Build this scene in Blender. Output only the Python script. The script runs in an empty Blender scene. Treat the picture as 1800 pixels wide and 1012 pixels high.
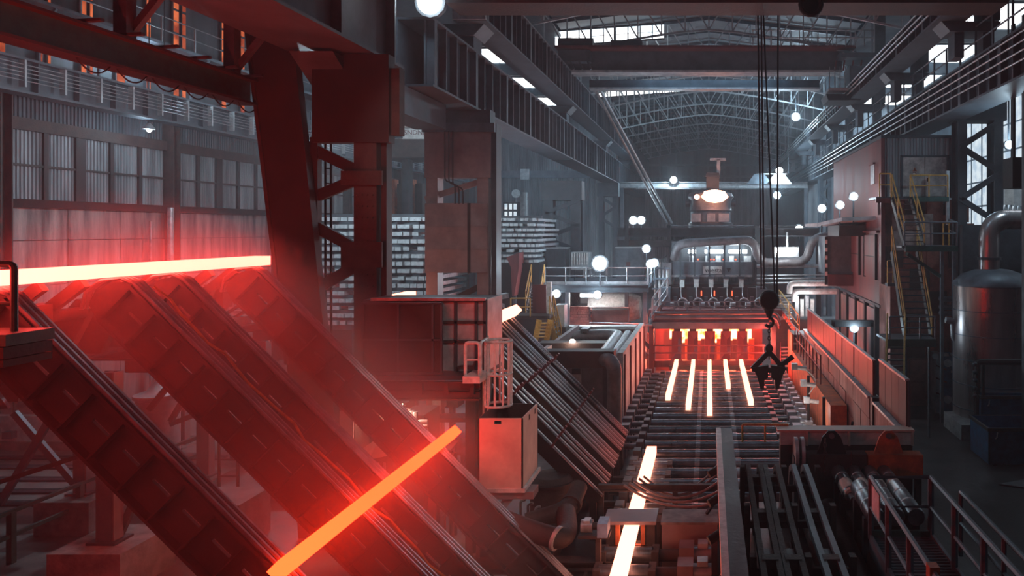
import bpy, math, random
from mathutils import Vector, Matrix
random.seed(7)
HAZE = 0.0032
ADDED_VAPOUR = 0.16
sc = bpy.context.scene
COL = sc.collection
# ---------------------------------------------------------------- camera (looks straight down the hall, shifted lens)
F, CX, CY, H = 1300.0, 1246.0, 405.0, 7.2      # focal length and vanishing point in pixels, eye height in metres
cam = bpy.data.objects.new('camera', bpy.data.cameras.new('camera'))
COL.objects.link(cam)
cam.location = (0, 0, H)
cam.rotation_euler = (math.pi / 2, 0, 0)
cam.data.sensor_width = 36
cam.data.lens = 36 * F / 1800
cam.data.shift_x = -(CX - 900) / 1800
cam.data.shift_y = -(506 - CY) / 1800
cam.data.clip_start = 0.1
cam.data.clip_end = 400
sc.camera = cam
# ---------------------------------------------------------------- world, exposure
w = bpy.data.worlds.new('world'); sc.world = w
w.use_nodes = True
w.node_tree.nodes['Background'].inputs[0].default_value = (0.16, 0.38, 0.62, 1)
w.node_tree.nodes['Background'].inputs[1].default_value = 0.015
sc.view_settings.view_transform = 'Standard'
sc.view_settings.look = 'None'
sc.view_settings.gamma = 1
sc.view_settings.exposure = 0.0
sc.view_settings.use_curve_mapping = False
sc.cycles.use_denoising = True
sc.cycles.max_bounces = 5
sc.cycles.diffuse_bounces = 3
sc.cycles.glossy_bounces = 3
sc.cycles.transmission_bounces = 4
sc.cycles.transparent_max_bounces = 8
sc.cycles.volume_bounces = 0
sc.cycles.volume_step_rate = 2.0
sc.cycles.volume_max_steps = 96
sc.cycles.sample_clamp_indirect = 4.0
sc.cycles.sample_clamp_direct = 0
sc.cycles.use_light_tree = True

def area(name, loc, rot, sx, sy, power, col):
    l = bpy.data.lights.new(name, 'AREA'); l.shape = 'RECTANGLE'; l.size = sx; l.size_y = sy
    l.energy = power; l.color = col
    o = bpy.data.objects.new(name, l); COL.objects.link(o); o.location = loc; o.rotation_euler = rot
    return o
COOL = (0.42, 0.72, 1.0)
# daylight falling through the roof lights of the side bays, and unseen fill lights added behind the two bridge cranes
for x, y, p in ((-15, 49.6, 330), (-15, 58.6, 330), (-15, 67.1, 330), (15.5, 31.5, 80), (15.5, 49, 700), (15.5, 58, 500), (15.5, 66, 500)):
    area('roof_daylight', (x, y, 18.8), (0, 0, 0), 2.4 if x < 0 else 4.2, 4.2, p, COOL)
area('hidden_bridge_fill', (0, 41.6, 16.9), (0, 0, 0), 8, .6, 420, COOL)
area('hidden_bridge_fill', (0.5, 22.2, 14.9), (math.radians(20), 0, 0), 8, .5, 110, COOL)
def point(loc, power, col=(0.58, 0.82, 1.0), r=0.12, name='lamp_light'):
    l = bpy.data.lights.new(name, 'POINT'); l.energy = power; l.color = col; l.shadow_soft_size = r
    o = bpy.data.objects.new(name, l); COL.objects.link(o); o.location = loc
    return o

def spot(name, loc, tgt, power, ang, col):
    l = bpy.data.lights.new(name, 'SPOT'); l.energy = power; l.spot_size = math.radians(ang); l.spot_blend = .6; l.color = col; l.shadow_soft_size = .2
    o = bpy.data.objects.new(name, l); COL.objects.link(o); o.location = loc
    o.rotation_euler = (Vector(tgt)-Vector(loc)).to_track_quat('-Z', 'Y').to_euler()
    return o
spot('unseen_floodlight', (-3, 7, 13.5), (-8.5, 25.2, 6), 1500, 22, (1, .86, .84))
spot('unseen_floodlight', (5, 4, 13.5), (2.6, 13.5, 2.3), 260, 40, (.62, .85, 1))
# unseen floodlights added to brighten the box, mauve column and right foreground
spot('unseen_floodlight', (0.5, 5, 13), (-4.2, 15.3, 2.8), 1300, 30, (1, .93, .9))

# ---------------------------------------------------------------- helpers
def X(px, Y): return (px - CX) * Y / F
def Z(py, Y): return H - (py - CY) * Y / F
def P(px, py, Y): return (X(px, Y), Y, Z(py, Y))

class MB:
    def __init__(s): s.v = []; s.f = []
    def add(s, vs, fs):
        n = len(s.v); s.v += [tuple(v) for v in vs]; s.f += [tuple(i + n for i in f) for f in fs]; return s
    def box(s, x0, x1, y0, y1, z0, z1):
        return s.add([(x0,y0,z0),(x1,y0,z0),(x1,y1,z0),(x0,y1,z0),(x0,y0,z1),(x1,y0,z1),(x1,y1,z1),(x0,y1,z1)],
                     [(3,2,1,0),(4,5,6,7),(0,1,5,4),(1,2,6,5),(2,3,7,6),(3,0,4,7)])
    def frame(s, p0, p1, up):
        p0 = Vector(p0); p1 = Vector(p1); d = (p1 - p0).normalized(); up = Vector(up)
        a = d.cross(up)
        if a.length < 1e-4: a = d.cross(Vector((1, 0, 0)))
        a.normalize(); b = a.cross(d).normalized()
        return p0, p1, d, a, b
    def beam(s, p0, p1, w, h, up=(0, 0, 1), oa=0, ob=0):
        p0, p1, d, a, b = s.frame(p0, p1, up)
        vs = []
        for p in (p0, p1):
            for i, j in ((-1,-1),(1,-1),(1,1),(-1,1)):
                vs.append(p + a * (oa + i * w / 2) + b * (ob + j * h / 2))
        return s.add(vs, [(0,1,2,3),(7,6,5,4),(1,0,4,5),(2,1,5,6),(3,2,6,7),(0,3,7,4)])
    def ibeam(s, p0, p1, w, h, t=0.03, up=(0, 0, 1)):
        s.beam(p0, p1, w, t, up, 0, h / 2 - t / 2); s.beam(p0, p1, w, t, up, 0, -h / 2 + t / 2)
        return s.beam(p0, p1, t, h - 2 * t, up)
    def tube(s, p0, p1, r, n=8, r1=None):
        if r1 is None: r1 = r
        p0, p1, d, a, b = s.frame(p0, p1, (0, 0, 1))
        vs = []
        for p, q in ((p0, r), (p1, r1)):
            for k in range(n):
                t = 2 * math.pi * k / n
                vs.append(p + a * (q * math.cos(t)) + b * (q * math.sin(t)))
        fs = [(k, n + k, n + (k + 1) % n, (k + 1) % n) for k in range(n)]
        fs += [tuple(range(n)), tuple(range(2 * n - 1, n - 1, -1))]
        return s.add(vs, fs)
    def path(s, pts, r, n=8):
        pts = [Vector(p) for p in pts]; vs = []; a = None
        for i, p in enumerate(pts):
            d = (pts[min(i + 1, len(pts) - 1)] - pts[max(i - 1, 0)]).normalized()
            if a is None:
                a = d.cross(Vector((0, 0, 1)))
                if a.length < 1e-3: a = d.cross(Vector((1, 0, 0)))
            a = (a - d * a.dot(d)).normalized(); b = d.cross(a)
            for k in range(n):
                t = 2 * math.pi * k / n
                vs.append(p + a * (r * math.cos(t)) + b * (r * math.sin(t)))
        m = len(pts); fs = []
        for i in range(m - 1):
            for k in range(n):
                fs.append((i*n+k, i*n+(k+1)%n, (i+1)*n+(k+1)%n, (i+1)*n+k))
        fs += [tuple(range(n - 1, -1, -1)), tuple(range((m-1)*n, m*n))]
        return s.add(vs, fs)
    def prism(s, pts, vec):
        n = len(pts); vec = Vector(vec)
        vs = [Vector(p) for p in pts] + [Vector(p) + vec for p in pts]
        fs = [tuple(range(n - 1, -1, -1)), tuple(range(n, 2 * n))]
        fs += [(k, (k + 1) % n, n + (k + 1) % n, n + k) for k in range(n)]
        return s.add(vs, fs)
    def lathe(s, prof, c, n=20, axis='z'):
        c = Vector(c); vs = []
        for r, h in prof:
            for k in range(n):
                t = 2 * math.pi * k / n
                q = (r*math.cos(t), r*math.sin(t), h) if axis == 'z' else ((r*math.cos(t), h, r*math.sin(t)) if axis == 'y' else (h, r*math.cos(t), r*math.sin(t)))
                vs.append(c + Vector(q))
        m = len(prof)
        fs = [(i*n+k, i*n+(k+1)%n, (i+1)*n+(k+1)%n, (i+1)*n+k) for i in range(m-1) for k in range(n)]
        fs += [tuple(range(n-1,-1,-1)), tuple(range((m-1)*n, m*n))]
        return s.add(vs, fs)
    def ball(s, c, r, n=10):
        m = n // 2 + 1
        return s.lathe([(max(1e-3, r*math.sin(math.pi*i/m)), -r*math.cos(math.pi*i/m)) for i in range(m+1)], c, n)
    def corr(s, p, u, L, v, Hh, nrm, pitch=0.2, dep=0.03, thick=0.01):
        """corrugated sheet: ribs run along v, waves advance along u"""
        p = Vector(p); u = Vector(u); v = Vector(v); nrm = Vector(nrm)
        k = max(1, int(round(L / pitch))); q = L / k; prof = []
        for i in range(k):
            prof += [(i*q, 0), (i*q + q*.35, 0), (i*q + q*.5, dep), (i*q + q*.85, dep)]
        prof.append((L, 0)); n = len(prof)
        vs = []
        for off in (0, -thick):
            for h in (0, Hh):
                for a, b in prof: vs.append(p + u * a + nrm * (b + off) + v * h)
        fs = []
        for i in range(n - 1):
            fs.append((i, i+1, n+i+1, n+i)); fs.append((2*n+i+1, 2*n+i, 3*n+i, 3*n+i+1))
            fs.append((i+1, i, 2*n+i, 2*n+i+1)); fs.append((n+i, n+i+1, 3*n+i+1, 3*n+i))
        fs += [(0, n, 3*n, 2*n), (n-1, 3*n-1, 4*n-1, 2*n-1)]
        return s.add(vs, fs)

def fillet(pts, rad, k=5):
    pts = [Vector(p) for p in pts]; out = [pts[0]]
    for i in range(1, len(pts) - 1):
        a, b, c = pts[i-1], pts[i], pts[i+1]
        r = min(rad, (a-b).length*.49, (c-b).length*.49)
        s, e = b + (a-b).normalized()*r, b + (c-b).normalized()*r
        for j in range(k + 1):
            t = j / k
            out.append(s*(1-t)**2 + b*2*t*(1-t) + e*t**2)
    out.append(pts[-1])
    return out
def sag(a, b, d, n=10):
    a = Vector(a); b = Vector(b)
    return [a.lerp(b, i/n) - Vector((0, 0, d*4*(i/n)*(1-i/n))) for i in range(n+1)]

def mesh_obj(name, mb, m, off=(0, 0, 0), smooth=False):
    ox, oy, oz = off
    me = bpy.data.meshes.new(name)
    me.from_pydata([(a-ox, b-oy, c-oz) for a, b, c in mb.v], [], mb.f)
    if smooth:
        me.polygons.foreach_set('use_smooth', [True]*len(me.polygons))
        try: me.set_sharp_from_angle(angle=0.7)
        except Exception: pass
    me.materials.append(m); me.update()
    o = bpy.data.objects.new(name, me); COL.objects.link(o)
    return o
WORLD = {}
def thing(name, label, cat, loc, group=None):
    o = bpy.data.objects.new(name, None); COL.objects.link(o)
    o.empty_display_size = .2
    o.location = loc; o['label'] = label; o['category'] = cat
    if group: o['group'] = group
    WORLD[o.name] = tuple(loc)
    return o
def part(par, name, mb, m, smooth=False, label=None, kind=None):
    off = WORLD[par.name]
    o = mesh_obj(name, mb, m, off, smooth); o.parent = par
    WORLD[o.name] = off
    if label: o['label'] = label
    if kind: o['kind'] = kind
    return o
def basept(mb):
    xs = [v[0] for v in mb.v]; ys = [v[1] for v in mb.v]; zs = [v[2] for v in mb.v]
    return ((min(xs)+max(xs))/2, (min(ys)+max(ys))/2, min(zs))
def single(name, mb, m, label, cat, group=None, smooth=False):
    b = basept(mb); o = mesh_obj(name, mb, m, b, smooth); o.location = b
    WORLD[o.name] = b
    o['label'] = label; o['category'] = cat
    if group: o['group'] = group
    return o
def struct(name, mb, m, smooth=False):
    b = basept(mb); o = mesh_obj(name, mb, m, b, smooth); o.location = b; o['kind'] = 'structure'
    WORLD[o.name] = b
    return o
def dup(o, loc, label=None, group=None):
    r = o.copy(); COL.objects.link(r); r.location = loc
    if label: r['label'] = label
    if group: r['group'] = group
    WORLD[r.name] = tuple(loc)
    for ch in list(o.children):
        c = ch.copy(); COL.objects.link(c); c.parent = r
        for g in list(ch.children):
            d = g.copy(); COL.objects.link(d); d.parent = c
    return r
def letters(par, txt, p, size, m, name='lettering'):
    cu = bpy.data.curves.new(name, 'FONT'); cu.body = txt; cu.size = size; cu.extrude = .004; cu.align_x = 'CENTER'; cu.align_y = 'CENTER'
    o = bpy.data.objects.new(name, cu); COL.objects.link(o); cu.materials.append(m)
    dg = bpy.context.evaluated_depsgraph_get(); me = bpy.data.meshes.new_from_object(o.evaluated_get(dg))
    me.name = name; bpy.data.objects.remove(o); o = bpy.data.objects.new(name, me); COL.objects.link(o)
    if not me.materials: me.materials.append(m)
    off = WORLD[par.name]
    o.parent = par; o.location = (p[0]-off[0], p[1]-off[1], p[2]-off[2]); o.rotation_euler = (math.pi/2, 0, 0)
    return o
def bx(*a): return MB().box(*a)

# ---------------------------------------------------------------- materials (all procedural)
def mat(name, c1, c2=None, rough=.6, metal=0.0, scale=3.0, bump=.15, streak=False, fine=True, spec=.5):
    m = bpy.data.materials.new(name); m.use_nodes = True
    nt = m.node_tree; b = nt.nodes['Principled BSDF']; L = nt.links
    b.inputs['Roughness'].default_value = rough; b.inputs['Metallic'].default_value = metal
    b.inputs['Specular IOR Level'].default_value = spec
    if c2 is None: c2 = tuple(x*.55 for x in c1)
    tc = nt.nodes.new('ShaderNodeTexCoord'); mp = nt.nodes.new('ShaderNodeMapping')
    geo = nt.nodes.new('ShaderNodeNewGeometry')
    L.new(geo.outputs['Position'], mp.inputs['Vector'])
    mp.inputs['Scale'].default_value = (scale, scale, scale*(.12 if streak else 1))
    n = nt.nodes.new('ShaderNodeTexNoise'); n.inputs['Detail'].default_value = 6; n.inputs['Roughness'].default_value = .65
    n.inputs['Scale'].default_value = 1.0
    L.new(mp.outputs[0], n.inputs['Vector'])
    r = nt.nodes.new('ShaderNodeValToRGB'); r.color_ramp.elements[0].position = .36; r.color_ramp.elements[1].position = .64
    r.color_ramp.elements[0].color = (*c2, 1); r.color_ramp.elements[1].color = (*c1, 1)
    L.new(n.outputs['Fac'], r.inputs[0]); L.new(r.outputs[0], b.inputs['Base Color'])
    rr = nt.nodes.new('ShaderNodeMapRange'); rr.inputs[3].default_value = max(.05, rough-.15); rr.inputs[4].default_value = min(1, rough+.15)
    L.new(n.outputs['Fac'], rr.inputs[0]); L.new(rr.outputs[0], b.inputs['Roughness'])
    if bump:
        n2 = nt.nodes.new('ShaderNodeTexNoise'); n2.inputs['Scale'].default_value = scale*6; n2.inputs['Detail'].default_value = 4
        L.new(geo.outputs['Position'], n2.inputs['Vector'])
        bp = nt.nodes.new('ShaderNodeBump'); bp.inputs['Strength'].default_value = bump; bp.inputs['Distance'].default_value = .03
        L.new(n2.outputs['Fac'], bp.inputs['Height']); L.new(bp.outputs[0], b.inputs['Normal'])
    return m
def emit(name, col, s):
    m = bpy.data.materials.new(name); m.use_nodes = True; nt = m.node_tree
    for n in list(nt.nodes):
        if n.type != 'OUTPUT_MATERIAL': nt.nodes.remove(n)
    e = nt.nodes.new('ShaderNodeEmission'); e.inputs[0].default_value = (*col, 1); e.inputs[1].default_value = s
    nt.links.new(e.outputs[0], [n for n in nt.nodes if n.type == 'OUTPUT_MATERIAL'][0].inputs[0])
    return m
def window_mat(name, c1, c2, s, scale=1.5):
    m = emit(name, c1, s); nt = m.node_tree
    e = [n for n in nt.nodes if n.type == 'EMISSION'][0]
    g = nt.nodes.new('ShaderNodeNewGeometry'); n = nt.nodes.new('ShaderNodeTexNoise'); n.inputs['Scale'].default_value = scale; n.inputs['Detail'].default_value = 5
    r = nt.nodes.new('ShaderNodeValToRGB'); r.color_ramp.elements[0].color = (*c2, 1); r.color_ramp.elements[1].color = (*c1, 1)
    r.color_ramp.elements[0].position = .38; r.color_ramp.elements[1].position = .6
    nt.links.new(g.outputs['Position'], n.inputs['Vector']); nt.links.new(n.outputs['Fac'], r.inputs[0]); nt.links.new(r.outputs[0], e.inputs[0])
    return m
M = {}
M['steel'] = mat('dark_steel', (.075,.09,.105), (.04,.05,.06), .55, .2, 2, .2)
M['steel2'] = mat('blue_grey_steel', (.15,.18,.21), (.08,.10,.12), .5, .3, 2, .15)
M['girder'] = mat('girder_paint', (.11,.135,.16), (.06,.075,.09), .55, .1, 1.2, .15)
M['rust'] = mat('rusty_steel', (.08,.056,.05), (.038,.03,.03), .7, .1, 2.5, .35)
M['brown'] = mat('brown_painted_steel', (.042,.03,.03), (.026,.021,.022), .6, .1, 1.2, .15)
M['mauve'] = mat('mauve_red_lit_steel', (.34,.25,.25), (.23,.17,.175), .5, .1, 1.6, .1)  # pinkish tone puts the red light on the crane column into the colour
M['red_tone'] = mat('red_oxide_and_red_lit', (.19,.05,.05), (.085,.025,.028), .5, .1, 1.5, .12, True)  # also carries red light on caster, ladder, steps and railing parts
M['corr'] = mat('grey_corrugated', (.34,.36,.38), (.14,.15,.16), .5, .35, 1.6, .1, True)
M['corrdark'] = mat('dark_corrugated', (.11,.13,.15), (.05,.06,.07), .55, .25, 1.6, .1, True)
M['concwall'] = mat('streaked_concrete', (.40,.34,.33), (.07,.068,.072), .7, 0, 2.0, .3, True)
M['floor'] = mat('concrete_floor', (.24,.22,.215), (.10,.095,.095), .45, 0, .9, .3)
M['darkfloor'] = mat('dark_floor', (.05,.045,.045), (.02,.02,.022), .45, 0, .9, .3)  # darker floor tone for yard, pit and storage
M['conc'] = mat('concrete', (.36,.34,.33), (.17,.16,.155), .8, 0, 2.5, .4)
M['whiteconc'] = mat('whitewashed_concrete', (.75,.74,.72), (.42,.41,.40), .8, 0, 1.8, .4)
M['cream'] = mat('cream_sheet', (.66,.55,.47), (.50,.41,.36), .6, 0, 2.0, .05)
M['white'] = mat('white_paint', (.78,.77,.75), (.5,.48,.46), .5, 0, 6, .1)
M['yellow'] = mat('yellow_paint', (.75,.46,.12), (.45,.25,.07), .5, 0, 6, .1)
M['green'] = mat('green_paint', (.03,.12,.10), (.02,.06,.055), .5, 0, 5, .1)
M['blue'] = mat('blue_paint', (.035,.16,.33), (.02,.07,.15), .5, 0, 4, .15)
M['bluegrey'] = mat('blue_grey_paint', (.25,.36,.5), (.15,.2,.28), .5, .1, 4, .1)
M['orange'] = mat('orange_paint_and_glow', (.62,.15,.05), (.28,.07,.03), .6, 0, 3, .2)  # also carries painted glow on caster gaps, ledge and box mouth
M['galv'] = mat('galvanised_pipe', (.52,.54,.56), (.26,.28,.30), .38, .6, 3, .1)
M['shiny'] = mat('worn_rail_steel', (.42,.43,.46), (.27,.28,.30), .35, .8, 4, 0)
M['dskid'] = mat('skid_black_steel', (.055,.055,.06), (.03,.03,.034), .55, .2, 3, .05)
M['roller'] = mat('roller_steel', (.20,.21,.23), (.10,.11,.12), .32, .7, 3, .1)
M['trusspaint'] = mat('truss_paint', (.5,.54,.57), (.36,.4,.42), .7, 0, 2, .1)
M['darkpipe'] = mat('dark_grey_pipe', (.20,.19,.20), (.10,.09,.095), .5, .2, 3, .1)
M['bank'] = mat('bank_black_steel', (.028,.026,.028), (.016,.016,.018), .5, .2, 3, .03)
M['black'] = mat('black_iron', (.012,.012,.013), (.006,.006,.007), .6, .1, 3, .2)
M['brick'] = mat('red_brick', (.35,.14,.11), (.2,.08,.07), .8, 0, 4, .3)
M['plank'] = mat('weathered_board', (.44,.26,.22), (.20,.11,.10), .75, 0, 2.2, .3, True)
M['pale'] = mat('pale_metal', (.55,.57,.58), (.3,.32,.34), .45, .3, 2.5, .1)
M['dirtypale'] = mat('dirty_white_door', (.62,.59,.56), (.25,.23,.22), .55, .1, 2.2, .1)
M['billet'] = mat('cold_billet', (.62,.66,.68), (.40,.43,.45), .5, .2, 6, .1)
M['tank'] = mat('tank_metal', (.50,.45,.44), (.25,.22,.22), .3, .75, 1.5, .05, True)
M['mesh'] = mat('rusty_mesh_screen', (.05,.036,.033), (.03,.022,.022), .7, .1, 3, .3)
M['tarp'] = mat('pale_tarpaulin', (.7,.72,.74), (.45,.47,.5), .7, 0, 3, .3)
M['red_hose'] = mat('hose_rubber', (.28,.2,.19), (.16,.11,.11), .5, 0, 5, .1)
M['roof'] = mat('roof_sheet', (.17,.19,.21), (.10,.115,.13), .65, .1, .7, .1)
M['hot'] = emit('white_hot_steel', (1, .038, .026), 31)
M['hotbar'] = emit('white_hot_bar', (1, .32, .2), 5)
M['warm'] = emit('cooling_red_steel', (1, .02, .004), 18)
M['hotglow'] = window_mat('furnace_glow', (1, .42, .16), (1, .07, .01), 11, 3)
M['lamp'] = emit('lamp_glow', (.86, .95, 1), 30)
M['lampwarm'] = emit('warm_lamp_glow', (1, .62, .42), 30)
M['lampred'] = emit('red_lamp_glow', (1, .35, .2), 20)
M['sky'] = window_mat('bright_daylight_pane', (1, 1, 1), (.75, .9, 1), 2.6, .8)
M['skydim'] = window_mat('frosted_daylight_pane', (.8, .92, 1), (.5, .65, .8), 1.0, 1.2)
M['orangepane'] = window_mat('amber_pane', (1, .22, .08), (.35, .05, .02), .8, 1.3)
M['redglow'] = emit('red_glint', (1, .10, .04), 3)
# ================================================================ THE SETTING
fl = struct('floor', bx(-46, 26, 1, 108, -.3, 0), M['floor'])
struct('floor_yard', bx(4.6, 26, 1, 60, 0, .012), M['darkfloor'])
# ---- left bay wall (runs down the hall at x = -24): concrete boards below, corrugated sheets above
WL = -24.0
wl = struct('wall_left', bx(WL-.6, WL-.25, 14, 108, 0, 19.3), M['corrdark'])
for k in range(11):                      # 8 m bays
    y0 = 17 + 8*k; y1 = y0 + 8
    part(wl, 'wall_post', MB().ibeam((WL, y0, 0), (WL, y0, 12.2), .55, .45, .05, (0, 1, 0)), M['rust'])
    if k > 5: continue
    part(wl, 'wall_rail', bx(WL-.2, WL+.06, y0+.3, y1-.3, 10.72, 11.15), M['rust'])
    part(wl, 'wall_rail', bx(WL-.2, WL+.1, y0+.3, y1-.3, 8.0, 8.3), M['rust'])
    part(wl, 'wall_rail', bx(WL-.2, WL, y0+.3, y1-.3, 9.46, 9.54), M['rust'])
    q = (7.4)/5
    for j in range(5):
        a = y0 + .3 + j*q
        if j: part(wl, 'mullion', bx(WL-.2, WL+.02, a-.09 if j != 2 else a-.22, a+.09 if j != 2 else a+.22, 8.3, 10.72), M['brown'])
        for z0, z1 in ((8.3, 9.46), (9.54, 10.72)):
            part(wl, 'corrugated_sheet', MB().corr((WL-.12, a+.05, z0), (0, 1, 0), q-.1, (0, 0, 1), z1-z0, (1, 0, 0), .16, .045), M['corr'])
        part(wl, 'corrugated_sheet', MB().corr((WL-.18, a, 11.15), (0, 1, 0), q, (0, 0, 1), .8, (1, 0, 0), .16, .04), M['corrdark'])
    for j in range(3):
        a = y0 + .3 + j*7.4/3
        for z0, z1 in ((0, 2.6), (2.63, 5.2), (5.23, 6.83), (6.86, 8.0)):
            part(wl, 'wall_board', bx(WL-.2, WL-.06+random.uniform(-.015, .015), a+.012, a+7.4/3-.012, z0, z1), M['concwall'])
# upper wall windows, amber light behind
n = 0
for y, wd in ((25.1, .3), (26.6, .22), (26.95, .2), (28.4, .3), (28.8, .2), (30.1, .5), (31.7, .3), (33.3, .4), (33.85, .3), (36.6, .4), (38.1, .35), (40.2, .5), (43, .5)):
    n += 1
    wi = struct('window_%d' % n, bx(WL-.24, WL-.14, y, y+wd, 12.9, 18.3), M['steel'])
    for j in range(5):
        part(wi, 'pane', bx(WL-.15, WL-.11, y+.06, y+wd-.06, 13.0+j*1.06, 13.0+j*1.06+.94), M['orangepane'])
# left wall crane girder with cable lines and brackets
g = thing('runway_girder', 'long riveted crane girder carrying cables along the left corrugated wall', 'girder', (-22.5, 16, 11.75))
part(g, 'web', bx(-22.65, -22.5, 14, 72, 11.75, 12.75), M['girder'])
part(g, 'top_flange', bx(-22.9, -22.25, 14, 72, 12.75, 12.83), M['girder'])
part(g, 'bottom_flange', bx(-22.9, -22.25, 14, 72, 11.67, 11.75), M['girder'])
for k in range(36): part(g, 'stiffener', bx(-22.5, -22.3, 15+1.6*k, 15.05+1.6*k, 11.75, 12.75), M['girder'])
for k in range(5):
    c = MB().path([(-22.15, y, 12.05+.13*k) for y in (14, 72)], .018, 5)
    part(g, 'cable', c, M['galv'])
for k in range(28): part(g, 'cable_bracket', bx(-22.3, -22.1, 19.4+1.5*k, 19.47+1.5*k, 11.85, 12.72), M['pale'])
for z in (13.35, 13.85):
    part(g, 'handrail', MB().tube((-22.3, 14, z), (-22.3, 72, z), .025, 6), M['steel2'])
for k in range(24): part(g, 'handrail_post', bx(-22.33, -22.27, 15+2.4*k, 15.06+2.4*k, 12.83, 13.87), M['steel2'])
# upper walkway on the left wall
g = thing('wall_walkway', 'high steel walkway with handrails crossing the amber windows of the left wall', 'walkway', (-23.3, 16, 15.0))
part(g, 'deck', bx(-23.9, -22.9, 14, 70, 15.0, 15.12), M['steel2'])
for z in (15.65, 16.2): part(g, 'handrail', MB().tube((-22.95, 14, z), (-22.95, 70, z), .025, 6), M['galv'])
for k in range(28): part(g, 'handrail_post', bx(-22.98, -22.92, 15+2*k, 15.05+2*k, 15.12, 16.2), M['galv'])
for k in range(7): part(g, 'wall_strut', MB().beam((-23.9, 18+8*k, 13.6), (-22.95, 18+8*k, 15.0), .09, .09), M['steel2'])
# drain pipe on wall
single('drain_pipe', MB().tube((-23.55, 32.35, 0), (-23.55, 32.35, 8.2), .13, 10), M['galv'], 'pale vertical drain pipe on the left wall between the corrugated bays', 'pipe', None, True)
single('wall_conduit', MB().tube((-23.55, 31.2, 0), (-23.55, 31.2, 7.6), .05, 8), M['galv'], 'thin pale conduit on the left wall just left of the drain pipe', 'pipe')
# ---- roofs
def roof(nm, xa, za, xb, zb, y0, y1):
    mb = MB().prism([(xa, y0, za), (xb, y0, zb), (xb, y0, zb+.15), (xa, y0, za+.15)], (0, y1-y0, 0))
    return struct(nm, mb, M['roof'])
roof('ceiling_left_bay', WL-.6, 19.0, -9, 19.0, 8, 108)
rm = roof('ceiling_main_left', -9, 19.4, 0, 20.5, 8, 108)
rm2 = roof('ceiling_main_right', 0, 20.5, 9, 19.4, 8, 108)
roof('ceiling_right_bay', 9, 19.0, 22, 19.0, 8, 108)
for k in range(24):
    y = 34 + 3*k
    part(rm, 'purlin', MB().beam((-9, y, 19.3), (0, y, 20.4), .12, .18), M['steel2'])
    part(rm2, 'purlin', MB().beam((0, y, 20.4), (9, y, 19.3), .12, .18), M['steel2'])
wr = struct('wall_right', bx(21.6, 22, 20, 108, 0, 19), M['corrdark'])
wb = struct('wall_back', bx(-25, 22, 104, 104.4, 0, 20.6), M['corrdark'])
for k in range(14):
    part(wb, 'corrugated_sheet', MB().corr((-9+1.3*k, 103.95, 0), (1, 0, 0), 1.28, (0, 0, 1), 13.0, (0, -1, 0), .26, .06), M['corr'])
for k in range(9): part(wb, 'wall_post', bx(-9.2+2.25*k, -8.95+2.25*k, 103.6, 103.85, 13, 19), M['steel2'])
for z in (13.0, 14.6, 16.2): part(wb, 'wall_rail', bx(-9, 9, 103.5, 103.8, z, z+.3), M['steel2'])
wlb = struct('wall_back_left_bay', bx(-24, -9.4, 76, 76.4, 0, 19), M['corr'])
for k in range(9): part(wlb, 'corrugated_sheet', MB().corr((-24+1.62*k, 75.9, 0), (1, 0, 0), 1.6, (0, 0, 1), 16, (0, -1, 0), .22, .05), M['corr'])
wrb = struct('wall_back_right_bay', bx(9.4, 21.6, 70, 70.4, 0, 19), M['corr'])
# right bay wall, glowing panes added for the haze-lit gaps between columns
n = 20
for k in range(5):
    y = 24 + 8.0*k
    for j in range(3):
        n += 1
        wi = struct('window_%d' % n, bx(21.5, 21.58, y+j*2.3, y+2+j*2.3, 7.2, 16.8), M['steel2'])
        for i in range(5):
            part(wi, 'pane', bx(21.42, 21.5, y+j*2.3+.1, y+1.9+j*2.3, 7.3+i*1.9, 7.3+i*1.9+1.75), M['skydim'])
# ---- roof lights in the side bays and lantern windows across the main roof
def roof_light(nm, x0, x1, y0, y1, z, nx, ny):
    o = struct(nm, MB().box(x0-.1, x1+.1, y0-.1, y0, z, z+.12).box(x0-.1, x1+.1, y1, y1+.1, z, z+.12).box(x0-.1, x0, y0, y1, z, z+.12).box(x1, x1+.1, y0, y1, z, z+.12), M['steel2'])
    for i in range(nx):
        for j in range(ny):
            a, b = (x1-x0)/nx, (y1-y0)/ny
            part(o, 'pane', bx(x0+i*a+.05, x0+(i+1)*a-.05, y0+j*b+.05, y0+(j+1)*b-.05, z+.04, z+.08), M['sky'])
for k, y in enumerate((30, 39, 47.5, 56.5, 65)):
    if k > 1: roof_light('window_%d' % (50+k), -16.2, -13.8, y, y+4.2, 18.85, 3, 4)
    roof_light('window_%d' % (60+k), 13.4, 17.6, y-1, y+4.0, 18.85, 4, 4)
def lantern(nm, Y, x0, x1, z0, hh, nx):
    sl = .07
    o = struct(nm, MB().prism([(x0, Y, z0-.1), (x1, Y, z0-.1+sl*(x1-x0)), (x1, Y, z0+sl*(x1-x0)), (x0, Y, z0)], (0, .15, 0)).prism([(x0, Y, z0+hh), (x1, Y, z0+hh+sl*(x1-x0)), (x1, Y, z0+hh+.1+sl*(x1-x0)), (x0, Y, z0+hh+.1)], (0, .15, 0)), M['steel'])
    a = (x1-x0)/nx
    for i in range(nx):
        xa, xb = x0+i*a+.04, x0+(i+1)*a-.04
        za, zb = z0+sl*(xa-x0), z0+sl*(xb-x0)
        for j in range(2):
            u0, u1 = j*hh/2+.02, (j+1)*hh/2-.02
            part(o, 'pane', MB().prism([(xa, Y+.05, za+u0), (xb, Y+.05, zb+u0), (xb, Y+.05, zb+u1), (xa, Y+.05, za+u1)], (0, .04, 0)), M['sky'])
lantern('window_70', 45, -9.4, -2.7, 18.45, .85, 9)
lantern('window_71', 63, -9.4, -2.4, 18.55, .75, 9)
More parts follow.
